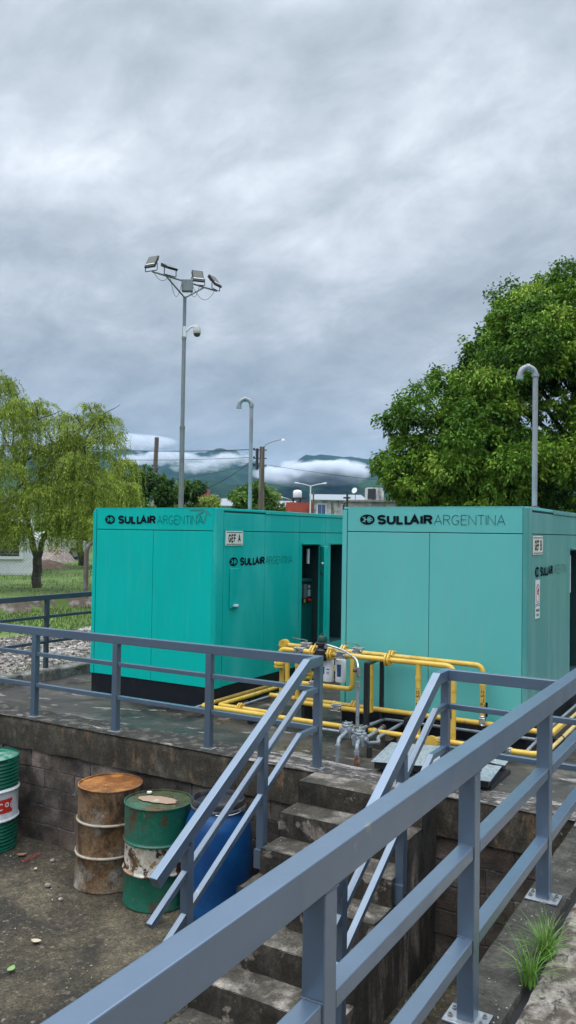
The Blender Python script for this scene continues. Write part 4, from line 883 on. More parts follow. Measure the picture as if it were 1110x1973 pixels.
# ------------------------------------------------------------------ small litter, weeds
def leafmesh(x, y, z, s, rz, curl=.25):
    mb = MB(); n = 6; vs = []
    for i in range(n+1):
        t = i/n; w = s*.28*math.sin(math.pi*min(1, t*1.02))**.8; zz = z+.004+curl*s*(t-.5)**2
        for k in (-1, 0, 1):
            p = Vector(((t-.5)*s, k*w, 0)); p = Matrix.Rotation(rz, 3, 'Z') @ p; vs.append((x+p.x, y+p.y, zz+(.12*s if k else 0)*.6))
    mb.add(vs, [(i*3+k, i*3+3+k, i*3+4+k, i*3+1+k) for i in range(n) for k in range(2)], True); return mb
m_lf1 = mat('pale_dry_leaf', (.48, .40, .26), .8); m_lf2 = mat('green_leaf', (.20, .33, .10), .7); m_lf3 = mat('brown_leaf', (.22, .12, .06), .8)
def at(u, w, z):
    d = fwd+rt*((u-555)/1567.6)+up*((986.5-w)/1567.6); t = (z-CAM.z)/d.z; return CAM+d*t
for (x, y, s, rz, m_, lab) in ((-1.00, -1.86, .085, 1.9, m_lf2, 'light green fallen leaf lying on the dirt in front of the drums'), (-1.15, -1.50, .09, .3, m_lf1, 'curled pale dry leaf lying on the dirt above the green leaf'),
                      (-1.85, -1.35, .05, 1.2, m_lf1, 'small yellowish leaf on the dirt near the left edge'), (-2.50, -.45, .10, .8, m_lf3, 'brown leaf by the wall next to the green ribbed drum'), (-2.15, -.60, .05, 2.2, m_lf1, 'tiny orange-tan leaf on the dirt between the drums')):
    tag(leafmesh(x, y, G0+.008, s, rz).build('fallen_leaf', m_), lab, 'leaf', 'fallen leaves on the dirt')
def rock(x, y, z, s, seed):
    mb = MB(); prof = [(0, 0), (s*.8, .05*s), (s, s*.45), (s*.7, s*.9), (0, s*1.1)]; mb.lathe(prof, (x, y, z), 9)
    mb.v = [tuple(Vector(v)+Vector((mn.noise(Vector(v)*30+Vector((seed, 0, 0))), mn.noise(Vector(v)*30+Vector((0, seed, 0))), .4*mn.noise(Vector(v)*30+Vector((0, 0, seed)))))*s*.6) for v in mb.v]; return mb
for (x, y, s, lab) in ((-1.80, -.78, .028, 'pale stone on the dirt in front of the rusty drum'), (-2.17, -.38, .022, 'small light stone lying by the wall between the drums'), (-1.52, -.90, .017, 'dark pebble near the foot of the rusty drum')):
    tag(rock(x, y, G0, s, x).build('stone', m_stone), lab, 'stone', 'stones on the dirt')
deb = MB()
for i in range(420):
    x = rnd.uniform(-4, .35); y = rnd.uniform(-4, -.15); s = rnd.choice((.002, .003, .004, .006))*rnd.uniform(.7, 1.3)
    q = Matrix.Rotation(rnd.uniform(0, 6.3), 3, 'Z') @ Matrix.Rotation(rnd.uniform(-.8, .8), 3, 'X'); deb.box((-s, -s*.6, -s*.4), (s, s*.8, s*.5), q, (x, y, G0+.008))
for i in range(60):   # bits on the steps, kerb and hatch area
    k = rnd.randrange(1, 7); x = rnd.uniform(.45, 1.38); y = ys[k]+rnd.uniform(.03, .22); s = rnd.uniform(.002, .005); deb.box((-s, -s, -s*.4), (s, s*.8, s*.4), Matrix.Rotation(rnd.uniform(0, 6), 3, 'Z'), (x, y, zs[k]+.004))
for i in range(110): x = rnd.uniform(2.42, 2.62); y = rnd.uniform(-3.2, -.1); s = rnd.uniform(.0015, .004); deb.box((-s, -s, -s*.4), (s, s*.8, s*.4), Matrix.Rotation(rnd.uniform(0, 6), 3, 'Z'), (x, y, .012))
tag(deb.build('grit', m_stone), kind='stuff')
# a red plastic strand by the wall
m_redp = mat('red_plastic', (.25, .03, .035), .5)
tag(MB().tube([(-2.36+.02*math.sin(i*1.9), -.33-.028*i+.03*math.sin(i*2.3), G0+.016+.010*abs(math.sin(i*1.3))) for i in range(10)], .006, 6, fillet=.01).build('plastic_strand', m_redp), 'red plastic strand lying on the dirt by the foot of the wall', 'litter')
# grass tufts in the walkway crack
m_tuft = mat('tuft_grass', (.12, .30, .03), .55, trans=.25, attr=[(0, (.10, .25, .025)), (.75, (.17, .36, .05)), (1, (.36, .38, .14))])
def tuft(x, y, z, n, h, label):
    mb = MB(); var = []
    for i in range(n):
        a = rnd.uniform(0, 6.283); out_ = rnd.uniform(.12, 1.0); L = h*rnd.uniform(.45, 1.1); w = rnd.uniform(.0022, .0042); d = Vector((math.cos(a), math.sin(a), 0)); s_ = Vector((-d.y, d.x, 0)); bx = Vector((x+rnd.gauss(0, .012), y+rnd.gauss(0, .022), z)); vs = []; k = 7
        for j in range(k+1):
            t = j/k; p = bx+d*(L*out_*t**1.6)+Z*(L*(t-(out_**1.1)*.62*t*t)); ww = w*(1-t*.9); vs += [p-s_*ww, p+s_*ww]
        mb.add(vs, [(2*j, 2*j+1, 2*j+3, 2*j+2) for j in range(k)], True); var += [rnd.random()]*k
    o = mb.build('grass_tuft', m_tuft); at_ = o.data.attributes.new('var', 'FLOAT', 'FACE'); at_.data.foreach_set('value', var)
    tag(o, label, 'grass tuft', 'grass tufts in the walkway crack'); return o
tuft(2.640, -2.285, .0, 75, .30, 'spreading grass tuft in the walkway crack, the nearer one, between two rail posts')
tuft(2.645, -2.02, .0, 150, .24, 'dense upright grass tuft in the walkway crack, the farther one')
sp2 = []
for i in range(420): sp2.append((rnd.uniform(1.45, 2.38), rnd.uniform(-3.4, -.15), GZ-.0))
for i in range(260):
    sp2.append((rnd.gauss(.30, .05), rnd.uniform(-2.6, -1.7), GZ-.02))
m_weed = mat('pale_weed', (.20, .24, .09), .8, layers=[((.30, .29, .18), 9, .5, .6, 4, I1)])
tag(blades('weeds', sp2, .055, .008, m_weed).build('weeds', m_weed), kind='stuff')

# ------------------------------------------------------------------ trees
def npmesh(name, V, F4, m, parent=None, var=None):
    me = bpy.data.meshes.new(name); nv = len(V); nf = len(F4)
    me.vertices.add(nv); me.vertices.foreach_set('co', np.asarray(V, dtype=np.float32).ravel())
    me.loops.add(nf*4); me.loops.foreach_set('vertex_index', np.asarray(F4, dtype=np.int32).ravel())
    me.polygons.add(nf); me.polygons.foreach_set('loop_start', np.arange(nf, dtype=np.int32)*4); me.polygons.foreach_set('loop_total', np.full(nf, 4, dtype=np.int32))
    me.update(calc_edges=True); me.materials.append(m)
    if var is not None: a = me.attributes.new('var', 'FLOAT', 'FACE'); a.data.foreach_set('value', np.asarray(var, dtype=np.float32))
    o = bpy.data.objects.new(name, me); COL.objects.link(o)
    if parent is not None: setparent(o, parent)
    return o
def leaves(P, D, L, W, rng, droop=0, fold=.2):
    """kite-shaped leaf at each point P along direction D"""
    n = len(P); D = D/np.linalg.norm(D, axis=1, keepdims=True); r = rng.normal(size=(n, 3)); S = np.cross(D, r); S /= np.linalg.norm(S, axis=1, keepdims=True)
    l = (L*rng.uniform(.6, 1.25, n))[:, None]; w = (W*rng.uniform(.7, 1.2, n))[:, None]; Nn = np.cross(D, S)
    a = P; b = P+D*l*.45+S*w*.5+Nn*fold*w; c = P+D*l+np.array([0, 0, -droop])*l; d = P+D*l*.45-S*w*.5+Nn*fold*w
    V = np.stack([a, b, c, d], 1).reshape(-1, 3); F = np.arange(n*4).reshape(-1, 4); return V, F
def limb(mb, a, b, r0, r1, bend=.1, n=6):
    a, b = Vector(a), Vector(b); L = (b-a).length; pts = []
    for i in range(n+1):
        t = i/n; p = a.lerp(b, t)+Vector((mn.noise(Vector((a.x+t*2, a.y, b.z))), mn.noise(Vector((a.y+t*2, b.x, 3))), .3*mn.noise(Vector((b.z+t*2, 1, a.x)))))*L*bend*math.sin(math.pi*t); pts.append(p)
    mb.tube(pts, [r0+(r1-r0)*i/n for i in range(n+1)], 8); return pts
m_bark = mat('bark', (.07, .055, .042), .95, layers=[((.12, .10, .08), 12, .5, .62, 6, (1, 1, .25))], bump=.6)
def crown_tree(name, label, cx, cy, z0, zb, zt, rad, lobes, nclump, nleaf, L, W, cr_, colr, seed, expo=.8, cat='tree', tr_r=.3, trans=.16, group=None, flat=1.0, mname='broad_leaf', notch=None):
    rng = np.random.default_rng(seed); T = thing(name, label, cat, (cx, cy, z0), group)
    cl_ = []
    if lobes:
        tot = sum(q_[3]**2 for q_ in lobes)
        for (lx, ly, lz, lr) in lobes:
            for _ in range(max(4, int(nclump*lr*lr/tot))):
                d = rng.normal(size=3); d[2] = d[2]*.9+.35; d /= np.linalg.norm(d); p = np.array([lx, ly, lz])+d*lr*rng.uniform(.55, 1.0)*np.array([1, 1, .9])
                if p[2] > 1.3: cl_.append(p)
        nclump = 0
    tries = 0
    while len(cl_) < nclump and tries < 40000:
        tries += 1
        a = rng.uniform(0, 2*math.pi); t = math.sqrt(rng.uniform(0, 1)); top = zb+(zt-zb)*max(0, (1-t*t))**expo
        shell = rng.uniform(0, 1)
        z = top-cr_*.6 if shell < .62 else zb+(top-zb)*rng.uniform(0, 1)
        lowt = t if z < zb+.35*(zt-zb) else t
        p = np.array([cx+math.cos(a)*t*rad, cy+math.sin(a)*t*rad*flat, z])
        if shell >= .62 and t < .55 and z < top-2*cr_: continue
        if t > .97: continue
        if notch and notch(p): continue
        cl_.append(p)
    Ps, Ds, Va = [], [], []
    for p in cl_:
        r = cr_*rng.uniform(.65, 1.2); n = int(nleaf*(r/cr_)**2)
        # sub-sprays give the clump an uneven outline
        ns = max(6, int(n/22)); sd_ = rng.normal(size=(ns, 3)); sd_[:, 2] = sd_[:, 2]*.8+.25; sd_ /= np.linalg.norm(sd_, axis=1, keepdims=True)
        sc_ = p+sd_*r*rng.uniform(.55, 1.0, (ns, 1))*np.array([1, 1, .72])
        k = rng.integers(0, ns, n); off = rng.normal(size=(n, 3))*r*.13; q = sc_[k]+off
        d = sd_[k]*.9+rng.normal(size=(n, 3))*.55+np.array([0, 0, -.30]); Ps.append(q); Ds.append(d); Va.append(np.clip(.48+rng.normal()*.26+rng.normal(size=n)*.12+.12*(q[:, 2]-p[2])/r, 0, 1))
    P = np.concatenate(Ps); Dd = np.concatenate(Ds); va = np.concatenate(Va)
    V, F = leaves(P, Dd, L, W, rng, droop=.25)
    m = mat(mname, (.1, .2, .03), .55, attr=colr, trans=trans, spec=.15)
    npmesh('crown', V, F, m, T, va)
    mb = MB(); hub = Vector((cx, cy, z0+(zb-z0)*.8+.3))
    limb(mb, (cx, cy, z0-.05), hub, tr_r, tr_r*.75, .05)
    idx = rng.choice(len(cl_), min(len(cl_), 26), replace=False)
    for i in idx:
        p = Vector(cl_[i]); mid = hub.lerp(p, .45)+Vector((0, 0, .1*(p-hub).length)); limb(mb, hub, mid, tr_r*.4, tr_r*.2); limb(mb, mid, p, tr_r*.2, tr_r*.06)
    mb.build('trunk', m_bark, T); return T
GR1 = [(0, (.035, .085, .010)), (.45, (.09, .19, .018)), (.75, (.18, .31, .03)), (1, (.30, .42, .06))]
big_notch = lambda p: (math.hypot(p[0]+3.45, p[1]-15.4) < 1.0 and p[2] > 6.9)
BIG = [(-4.34, 13.89, 3.48, 1.00), (-4.94, 14.12, 3.26, 0.60), (-4.17, 13.96, 4.51, 0.95), (-3.66, 14.58, 5.44, 0.95), (-2.37, 15.65, 6.96, 1.05), (-2.35, 16.33, 7.86, 0.85), (-1.59, 16.31, 8.07, 1.00), (-1.00, 17.22, 8.65, 1.05), (-0.20, 17.92, 8.72, 1.30), (-3.08, 15.25, 6.26, 0.60), (-3.30, 13.68, 3.79, 1.05), (-2.80, 13.96, 4.51, 0.95), (-2.48, 13.82, 3.58, 1.10), (-2.30, 14.46, 5.39, 1.10), (-1.73, 14.77, 6.19, 1.00), (-1.24, 15.39, 6.93, 1.05), (-0.70, 15.26, 6.12, 1.10), (-0.30, 16.17, 6.92, 1.20), (-1.71, 14.26, 4.23, 0.90), (-1.23, 14.34, 3.21, 1.15), (-0.52, 14.76, 3.22, 1.20), (0.01, 15.16, 4.00, 1.20), (-0.85, 15.43, 5.18, 0.65), (0.13, 15.89, 5.37, 1.10), (-3.31, 13.36, 2.78, 0.95), (-2.15, 13.81, 2.81, 1.00), (-4.51, 13.81, 2.77, 0.70), (0.72, 17.93, 7.33, 1.50), (0.91, 17.52, 5.15, 1.60), (0.91, 16.42, 3.03, 1.60), (-4.14, 17.45, 4.91, 1.20), (-3.09, 18.03, 6.30, 1.25), (-2.17, 18.54, 7.47, 1.30), (-1.37, 18.99, 7.94, 1.20), (-0.48, 20.71, 6.94, 1.80), (-4.54, 17.26, 3.37, 1.10), (1.61, 19.67, 5.39, 1.80), (1.13, 20.50, 7.07, 1.60)]
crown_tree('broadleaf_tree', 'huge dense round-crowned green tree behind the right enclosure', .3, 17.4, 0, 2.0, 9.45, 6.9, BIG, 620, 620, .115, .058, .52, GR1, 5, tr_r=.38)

def willow(name, label, base, lobes, seed, zlow, n_str, Ls, L=.080, W=.020, trunks=None, tr_r=.11, group=None, mname='willow_leaf'):
    """lobes: (x, y, z, r) balls that carry hanging strands"""
    rng = np.random.default_rng(seed); T = thing(name, label, 'tree', base, group); Ps, Ds, Va = [], [], []; tw = MB()
    sub = []
    for (x, y, z, r) in lobes:
        for _ in range(4):
            o3 = rng.normal(size=3); o3 /= np.linalg.norm(o3); o3[2] = o3[2]*.7+.15; k_ = rng.uniform(.35, 1.0)*r; sub.append((x+o3[0]*k_, y+o3[1]*k_, z+o3[2]*k_, r*rng.uniform(.22, .55)))
    tot = sum(r*r for *_, r in sub)
    for (x, y, z, r) in sub:
        for _ in range(int(n_str*r*r/tot)):
            d = rng.normal(size=3); d[2] = abs(d[2])*.9-.15; d /= np.linalg.norm(d); st_ = np.array([x, y, z])+d*r*rng.uniform(.55, 1.0)*np.array([1, 1, .85])
            ln = Ls*rng.uniform(.12, .75)**1.0*(1.5 if rng.uniform() < .22 else 1); ln = min(ln, st_[2]-zlow); 
            if ln < .1: continue
            ns = int(ln/.026)+3; t = np.linspace(0, 1, ns)[:, None]; outd = np.array([d[0]+rng.normal()*.3, d[1]+rng.normal()*.3, 0])*.75*min(1, ln)+np.array([.06, .0, 0])
            pos = st_+outd*(t-t*t*.45)+np.array([0, 0, -1.])*ln*(t**1.35)*1.0+np.array([0, 0, .16])*np.sin(t*3.14)*(1 if ln > .3 else .4)+rng.normal(size=3)*.03*t
            pos = pos+rng.normal(size=pos.shape)*.014; dd = np.tile(np.array([d[0]*.35, d[1]*.35, -.8]), (ns, 1))+rng.normal(size=(ns, 3))*.55
            Ps.append(pos); Ds.append(dd); up_ = np.clip((1-t[:, 0])*.45+.25, 0, 1)
            Va.append(np.clip(.42+rng.normal()*.2+rng.normal(size=ns)*.12, 0, 1))
    P = np.concatenate(Ps); Dd = np.concatenate(Ds); va = np.concatenate(Va); V, F = leaves(P, Dd, L, W, rng, droop=.1, fold=.1)
    m = mat(mname, (.12, .18, .03), .6, attr=[(0, (.08, .12, .016)), (.35, (.21, .28, .038)), (.7, (.38, .47, .065)), (1, (.52, .64, .12))], trans=.4, spec=.3)
    npmesh('crown', V, F, m, T, va)
    mb = MB()
    for a, b, r0, r1 in trunks: limb(mb, a, b, r0, r1, .08, 8)
    hub = Vector(trunks[-1][1])
    for (x, y, z, r) in lobes:
        best = min((Vector(t_[1]) for t_ in trunks[1:] or trunks), key=lambda q: (q-Vector((x, y, z))).length); pts = limb(mb, best, (x, y, z), .034, .012, .12)
        for k in range(3): limb(mb, (x, y, z), (x+rng.uniform(-1, 1)*r*.8, y+rng.uniform(-1, 1)*r*.8, z+rng.uniform(.2, .9)*r), .018, .005, .15, 4)
    mb.build('trunk', m_bark, T); return T
def P3(u, w, D): d = fwd+rt*((u-555)/1567.6)+up*((986.5-w)/1567.6); p = CAM+d*D; return (p.x, p.y, p.z)

# willows (strand-hung crowns)
willow('willow_tree', 'drooping yellow-green willow with a forked dark trunk on the lawn, left edge', (-13.51, 9.72, .3),
 [(-13.74, 8.87, 5.00, 0.79), (-12.90, 9.08, 4.75, 0.64), (-14.74, 9.01, 5.45, 0.77), (-11.97, 9.20, 4.20, 0.64), (-11.61, 9.84, 4.80, 0.58), (-11.95, 9.75, 4.5, .55), (-11.42, 9.40, 3.69, 0.70), (-12.88, 8.68, 3.61, 0.83), (-12.10, 9.01, 3.08, 0.77), (-14.55, 8.73, 3.80, 1.02), (-11.65, 10.42, 4.41, 0.42), (-13.24, 8.36, 2.55, 0.64), (-12.36, 8.58, 2.60, 0.64), (-11.65, 9.29, 2.82, 0.64), (-14.45, 8.53, 2.41, 0.90), (-11.01, 9.36, 2.95, 0.58), (-13.3, 9.0, 4.4, .7), (-12.6, 9.5, 4.1, .6), (-13.16, 8.15, 1.80, 0.50), (-12.65, 8.44, 1.88, 0.50), (-11.98, 8.84, 1.95, 0.50), (-11.47, 9.14, 2.09, 0.50), (-11.43, 9.74, 2.17, 0.45), (-14.03, 8.22, 1.59, 0.60)],
 11, 1.38, 4600, 1.2, trunks=[((-13.51, 9.73, .25), (-13.51, 9.70, 1.11), .13, .12), ((-13.51, 9.70, 1.05), (-13.62, 9.5, 1.9), .09, .07), ((-13.62, 9.5, 1.85), (-13.44, 9.1, 3.2), .07, .045), ((-13.51, 9.70, 1.05), (-13.08, 9.8, 2.1), .08, .065), ((-13.08, 9.8, 2.05), (-12.17, 9.61, 3.53), .065, .04), ((-12.17, 9.61, 3.5), (-11.59, 9.91, 4.9), .04, .015)])
willow('willow_tree', 'smaller hazy willow farther back beside the left enclosure', (-22.64, 20.6, .3),
 [(-19.94, 19.75, 4.35, 1.10), (-19.47, 20.04, 3.89, 0.60), (-19.61, 18.82, 3.18, 1.00), (-20.34, 18.42, 2.12, 0.90), (-21.81, 18.71, 2.43, 0.90), (-21.2, 19.3, 3.4, 1.0)],
 12, .85, 1500, 1.7, L=.12, W=.030, trunks=[((-22.64, 20.6, .25), (-22.24, 20.19, 2.2), .16, .12), ((-22.24, 20.19, 2.2), (-20.76, 19.86, 4.0), .1, .04)], mname='willow_leaf')
GR2 = [(0, (.025, .06, .012)), (.5, (.07, .15, .025)), (1, (.17, .28, .06))]
GR3 = [(0, (.06, .10, .016)), (.5, (.17, .25, .04)), (1, (.36, .42, .09))]
def bush(label, x, y, zb, zt, rad, n, L, W, cr_, g, mn_, seed, name='leafy_tree'):
    return crown_tree(name, label, x, y, 0, zb, zt, rad, None, n, 420, L, W, cr_, g, seed, tr_r=.14, trans=.25, mname=mn_, expo=.55, group='trees beyond the left enclosure')
bush('dark green leafy tree beyond the left enclosure, behind the leaning wooden pole', -23.9, 26.4, 1.2, 4.95, 1.85, 40, .22, .10, .55, GR2, 'leaf_dark', 21)
bush('second dark green tree just right of the leaning wooden pole, beyond the left enclosure', -22.3, 27.6, 1.0, 4.45, 1.5, 26, .22, .10, .5, GR2, 'leaf_dark', 22)
bush('dark round tree around the foot of the utility pole', -20.05, 30.15, .8, 4.7, 1.5, 36, .2, .09, .5, GR2, 'leaf_dark', 23)
bush('light green bushy tree between the light mast and the brick block', -25.6, 34.2, .8, 4.25, 1.8, 30, .24, .10, .55, GR3, 'leaf_light', 24)
bush('light yellow-green tree left of the dark tree at the utility pole', -22.6, 34.6, .8, 4.75, 1.8, 32, .24, .10, .5, GR3, 'leaf_light', 25)
bush('low light green bush right behind the light mast', -24.4, 31.5, .6, 3.75, 1.3, 16, .22, .10, .5, GR3, 'leaf_light', 26)
# distant tree line between houses and hills
m_tl = mat('distant_trees', (.045, .10, .03), .9, layers=[((.09, .16, .04), .25, .45, .6, 6, I1), ((.025, .055, .02), .4, .5, .65, 6, I1)])
rng = np.random.default_rng(3); n = 5200; aa = rng.uniform(-.2, 1.25, n); rr = rng.uniform(110, 420, n); P = np.stack([CAM.x-np.sin(aa)*rr, CAM.y+np.cos(aa)*rr, rng.uniform(.5, 1, n)*0+rng.uniform(0, 7, n)**1], 1)
Vs, Fs = [], []
k = 9; ph = rng.uniform(0, 6.28, n); base = []
for j, (a, zf) in enumerate([(0, -.5), (1, .1), (1.15, .5), (.75, .85), (.12, 1.0)]):
    pass
rad_ = rng.uniform(2.2, 4.6, n); ring = []
for (f, zf) in [(.5, 0), (1, .3), (.95, .6), (.6, .85), (.1, 1.0)]:
    for q in range(6):
        a = q/6*2*math.pi; jit = rng.uniform(.75, 1.25, n)
        ring.append(np.stack([P[:, 0]+np.cos(a+ph)*rad_*f*jit, P[:, 1]+np.sin(a+ph)*rad_*f*jit, zf*(rad_*1.35)*rng.uniform(.9, 1.1, n)+P[:, 2]*.12], 1))
V = np.stack(ring, 1).reshape(-1, 3); F = []
for j in range(4):
    for q in range(6): F.append([j*6+q, j*6+(q+1) % 6, (j+1)*6+(q+1) % 6, (j+1)*6+q])
F = (np.array(F)[None]+np.arange(n)[:, None, None]*30).reshape(-1, 4)
tag(npmesh('distant_woods', V, F, m_tl), kind='stuff')

# ------------------------------------------------------------------ light mast with floodlights, security camera
m_mast = mat('mast_galv', (.24, .275, .28), .55, .3, layers=[((.17, .19, .195), 5, .5, .68, 6, (1, 1, .4))])
lm = thing('light_mast', 'tall grey light mast with four tilted floodlights, left of centre', 'light mast', (-11.38, 13.17, .3))
bx_, by_ = -11.37, 13.17
MB().tube([(bx_, by_, .25), (bx_, by_, 4.95)], .075, 14).build('pole', m_mast, lm); MB().tube([(bx_, by_, 4.95), (bx_, by_, 7.6)], .060, 14).build('pole', m_mast, lm); MB().tube([(bx_, by_, 7.6), (bx_, by_, 8.83)], .052, 14).build('pole', m_mast, lm)
MB().disc((bx_, by_, 4.95), Z, .085, .08).build('collar', m_mast, lm); MB().disc((bx_, by_, 7.6), Z, .07, .08).build('collar', m_mast, lm)
A0, A1 = Vector((-11.66, 12.02, 9.30)), Vector((-11.0, 14.25, 9.24)); hubm = Vector((bx_, by_, 8.80))
MB().tube([A0, A1], .028, 8).build('crossbar', m_mast, lm); m_dkst = mat('dark_steel', (.05, .052, .055), .6, .3)
MB().tube([hubm, A0.lerp(A1, .20)], .024, 8).tube([hubm, A0.lerp(A1, .80)], .024, 8).build('brace', m_mast, lm)
q = Matrix.Rotation(.52, 3, 'Z'); MB().box((-.16, -.10, -.17), (.16, .10, .17), q, (-11.19, 13.05, 9.10)).build('control_box', m_mast, lm, bevel=.01)
m_glass = mat('lamp_glass', (.10, .105, .075), .4, spec=.3); m_hous = mat('lamp_housing', (.022, .024, .028), .6, spec=.3)
def flood(p, az, tl, lab):
    # az: heading of the lamp face in camera-right degrees, tl: tilt
    q = Matrix.Rotation(az, 3, 'Z') @ Matrix.Rotation(tl, 3, 'X'); p = Vector(p); c = p+Vector((0, 0, .28))
    h = MB().box((-.17, -.035, -.215), (.17, .0, .215), q, c).box((-.17, .0, -.20), (.17, .03, -.02), q, c)
    for i in range(7): h.box((-.17+i*.05, .0, .0), (-.165+i*.05, .055, .2), q, c)
    h = h.build('floodlight', m_hous, lm, bevel=.004)
    MB().box((-.148, -.040, -.09), (.148, -.036, .195), q, c).build('lens', m_glass, h)
    MB().box((-.148, -.041, -.125), (.148, -.036, -.095), q, c).build('reflector', m_white, h)
    b = MB(); L_ = c+q @ Vector((-.205, -.0, -.06)); R_ = c+q @ Vector((.205, -.0, -.06)); lo = Vector((0, 0, -.30))
    b.tube([L_, Vector((L_.x, L_.y, p.z+.02)), Vector((R_.x, R_.y, p.z+.02)), R_], .013, 6, fillet=.03); b.build('bracket', m_hous, h)
az0 = math.atan2(rt0.y, rt0.x)
flood(A0.lerp(A1, .02)+rt0*-.05, az0-.45, R(-32), ''); flood(A0.lerp(A1, .25), az0+.75, R(-62), ''); flood(A0.lerp(A1, .72)+rt0*-.05, az0+.35, R(-30), ''); flood(A0.lerp(A1, .97), az0+1.05, R(-38), '')
cb = MB()
for a, b, s in ((.02, .25, .25), (.27, .45, .75), (.55, .72, .55), (.60, .97, .55)):
    a_, b_ = A0.lerp(A1, a), A0.lerp(A1, b); cb.tube([a_.lerp(b_, t)+Vector((0, 0, -s*4*t*(1-t)*.7)) for t in [i/10 for i in range(11)]], .007, 5)
cb.build('cable', m_dkst, lm)
sc_ = thing('security_camera', 'white dome security camera on a curved arm fixed to the light mast', 'security camera', (bx_, by_, 7.75))
cp_ = Vector((bx_, by_, 7.78))
MB().box((-.03, -.06, -.16), (.07, .06, .16), q, cp_).build('mount', m_white, sc_, bevel=.01)
e_ = cp_+rt0*.38+Vector((0, 0, .20)); MB().tube([cp_+rt0*.06, cp_+rt0*.16+Vector((0, 0, .14)), e_], .028, 10, fillet=.08).disc(e_+Vector((0, 0, -.02)), Z, .05, .06).build('arm', m_white, sc_)
m_cam = mat('camera_cream', (.62, .61, .57), .5)
MB().lathe([(.05, 0), (.10, -.02), (.115, -.10), (.118, -.19), (.105, -.21)], e_+Vector((0, 0, -.03)), 20).build('housing', m_cam, sc_); MB().lathe([(.104, -.21), (.098, -.25), (.07, -.29), (0, -.31)], e_+Vector((0, 0, -.03)), 20).build('dome', m_glass, sc_)

# ------------------------------------------------------------------ poles, wires, street lamps
m_wood = mat('weathered_wood', (.13, .10, .08), .95, layers=[((.24, .215, .19), 3, .48, .64, 6, (4, 4, .3))], bump=.4)
m_conc = mat('pale_concrete_pole', (.30, .29, .275), .9, layers=[((.2, .19, .18), 3, .5, .65, 5, I1)])
up_ = thing('utility_pole', 'brown utility pole with a small street light on a thin arm, centre', 'utility pole', (-12.58, 19.47, 0), 'utility poles')
MB().tube([(-12.58, 19.47, -.05), (-12.56, 19.44, 5.05)], [.125, .095], 12).build('pole', m_wood, up_)
MB().tube([(-12.56, 19.44, 4.9), (-12.46, 19.50, 5.13), (-12.30, 19.60, 5.22), (-11.95, 19.80, 5.34)], .016, 8, fillet=.06).build('lamp_arm', m_mast, up_)
MB().lathe([(.07, -.06), (.075, 0), (.04, .05), (0, .06)], (-11.90, 19.83, 5.30), 14).build('lamp', m_white, up_)
ins = MB()
for z in (4.93, 4.62, 4.35): ins.tube([(-12.82, 19.30, z), (-12.4, 19.52, z)], .02, 6).disc((-12.82, 19.30, z+.03), Z, .035, .08)
ins.box((-12.74, 19.28, 4.2), (-12.66, 19.36, 4.98)).build('insulator_rack', m_dkst, up_)
wp = thing('wooden_pole', 'leaning bare wooden pole with a light lower half, left of the light mast', 'wooden pole', (-25.75, 29.15, 0), 'utility poles')
MB().tube([(-25.78, 29.14, -.05), (-25.70, 29.11, 5.5)], .115, 12).build('lower_pole', m_conc, wp); MB().tube([(-25.66, 29.06, 5.2), (-25.58, 29.06, 7.05)], .12, 12).build('upper_pole', m_wood, wp)
MB().disc((-25.70, 29.1, 5.3), Z, .17, .08).disc((-25.70, 29.1, 5.5), Z, .17, .05).tube([(-25.60, 29.1, 5.25), (-25.2, 29.2, 4.6)], .03, 6).build('bands', m_dkst, wp)
def wire(a, b, sag, r, label, n=24):
    a, b = Vector(a), Vector(b); m = MB().tube([a.lerp(b, i/n)+Vector((0, 0, -sag*4*(i/n)*(1-i/n))) for i in range(n+1)], r, 5)
    tag(m.build('overhead_cable', m_dkst), label, 'cable', 'overhead cables')
wire((-12.82, 19.3, 4.95), (-30.5, 14.5, 6.6), .55, .016, 'thickest overhead cable, running left from the top of the utility pole')
wire((-12.82, 19.3, 4.66), (-30.5, 14.5, 5.9), .5, .010, 'thin overhead cable just below the thickest one')
wire((-12.82, 19.3, 4.60), (-25.70, 29.1, 4.30), .75, .011, 'sagging cable from the utility pole down to the leaning wooden pole')
wire((-12.75, 19.3, 4.40), (-27.5, 22.5, 3.9), .3, .007, 'lowest thin cable running left from the utility pole')
wire((-12.5, 19.5, 4.4), (-2.0, 36.0, 4.5), .5, .008, 'faint cable running right from the utility pole over the buildings')
def street_lamp(x, y, z, h, label, s=1.0, redlow=True):
    t_ = thing('street_lamp', label, 'street lamp', (x, y, z), 'double-armed street lamps')
    MB().tube([(x, y, z+1.75), (x, y, z+h)], .05*s, 8).build('pole', m_white, t_)
    MB().tube([(x, y, z), (x, y, z+1.745)], .065*s, 8).build('painted_foot', mat('red_paint_old', (.42, .07, .04), .7), t_)
    for sgn in (-1, 1):
        e = Vector((x, y, z+h))+rt0*sgn*.95*s+Vector((0, 0, .16)); MB().tube([(x, y, z+h-.05), Vector((x, y, z+h))+rt0*sgn*.5*s+Vector((0, 0, .10)), e], .028*s, 6, fillet=.1).build('arm', m_white, t_)
        MB().tube([e-rt0*sgn*.1, e+rt0*sgn*.22*s+Vector((0, 0, .02))], [.05, .07], 8).build('lamp_head', m_white, t_)
street_lamp(-25.58, 46.65, 0, 5.40, 'white double-armed street lamp with a red foot in front of the painted wall')
street_lamp(-31.88, 54.5, 0, 4.78, 'smaller white double-armed street lamp farther back, left of the other', .8)
pp_ = MB().tube([(-18.78, 39.07, 0), (-18.78, 39.05, 4.5)], .07, 8).box((-19.0, 38.95, 4.05), (-18.6, 39.15, 4.15)); tag(pp_.build('black_post', m_dkst), 'thin black post in front of the pale stained building', 'post')
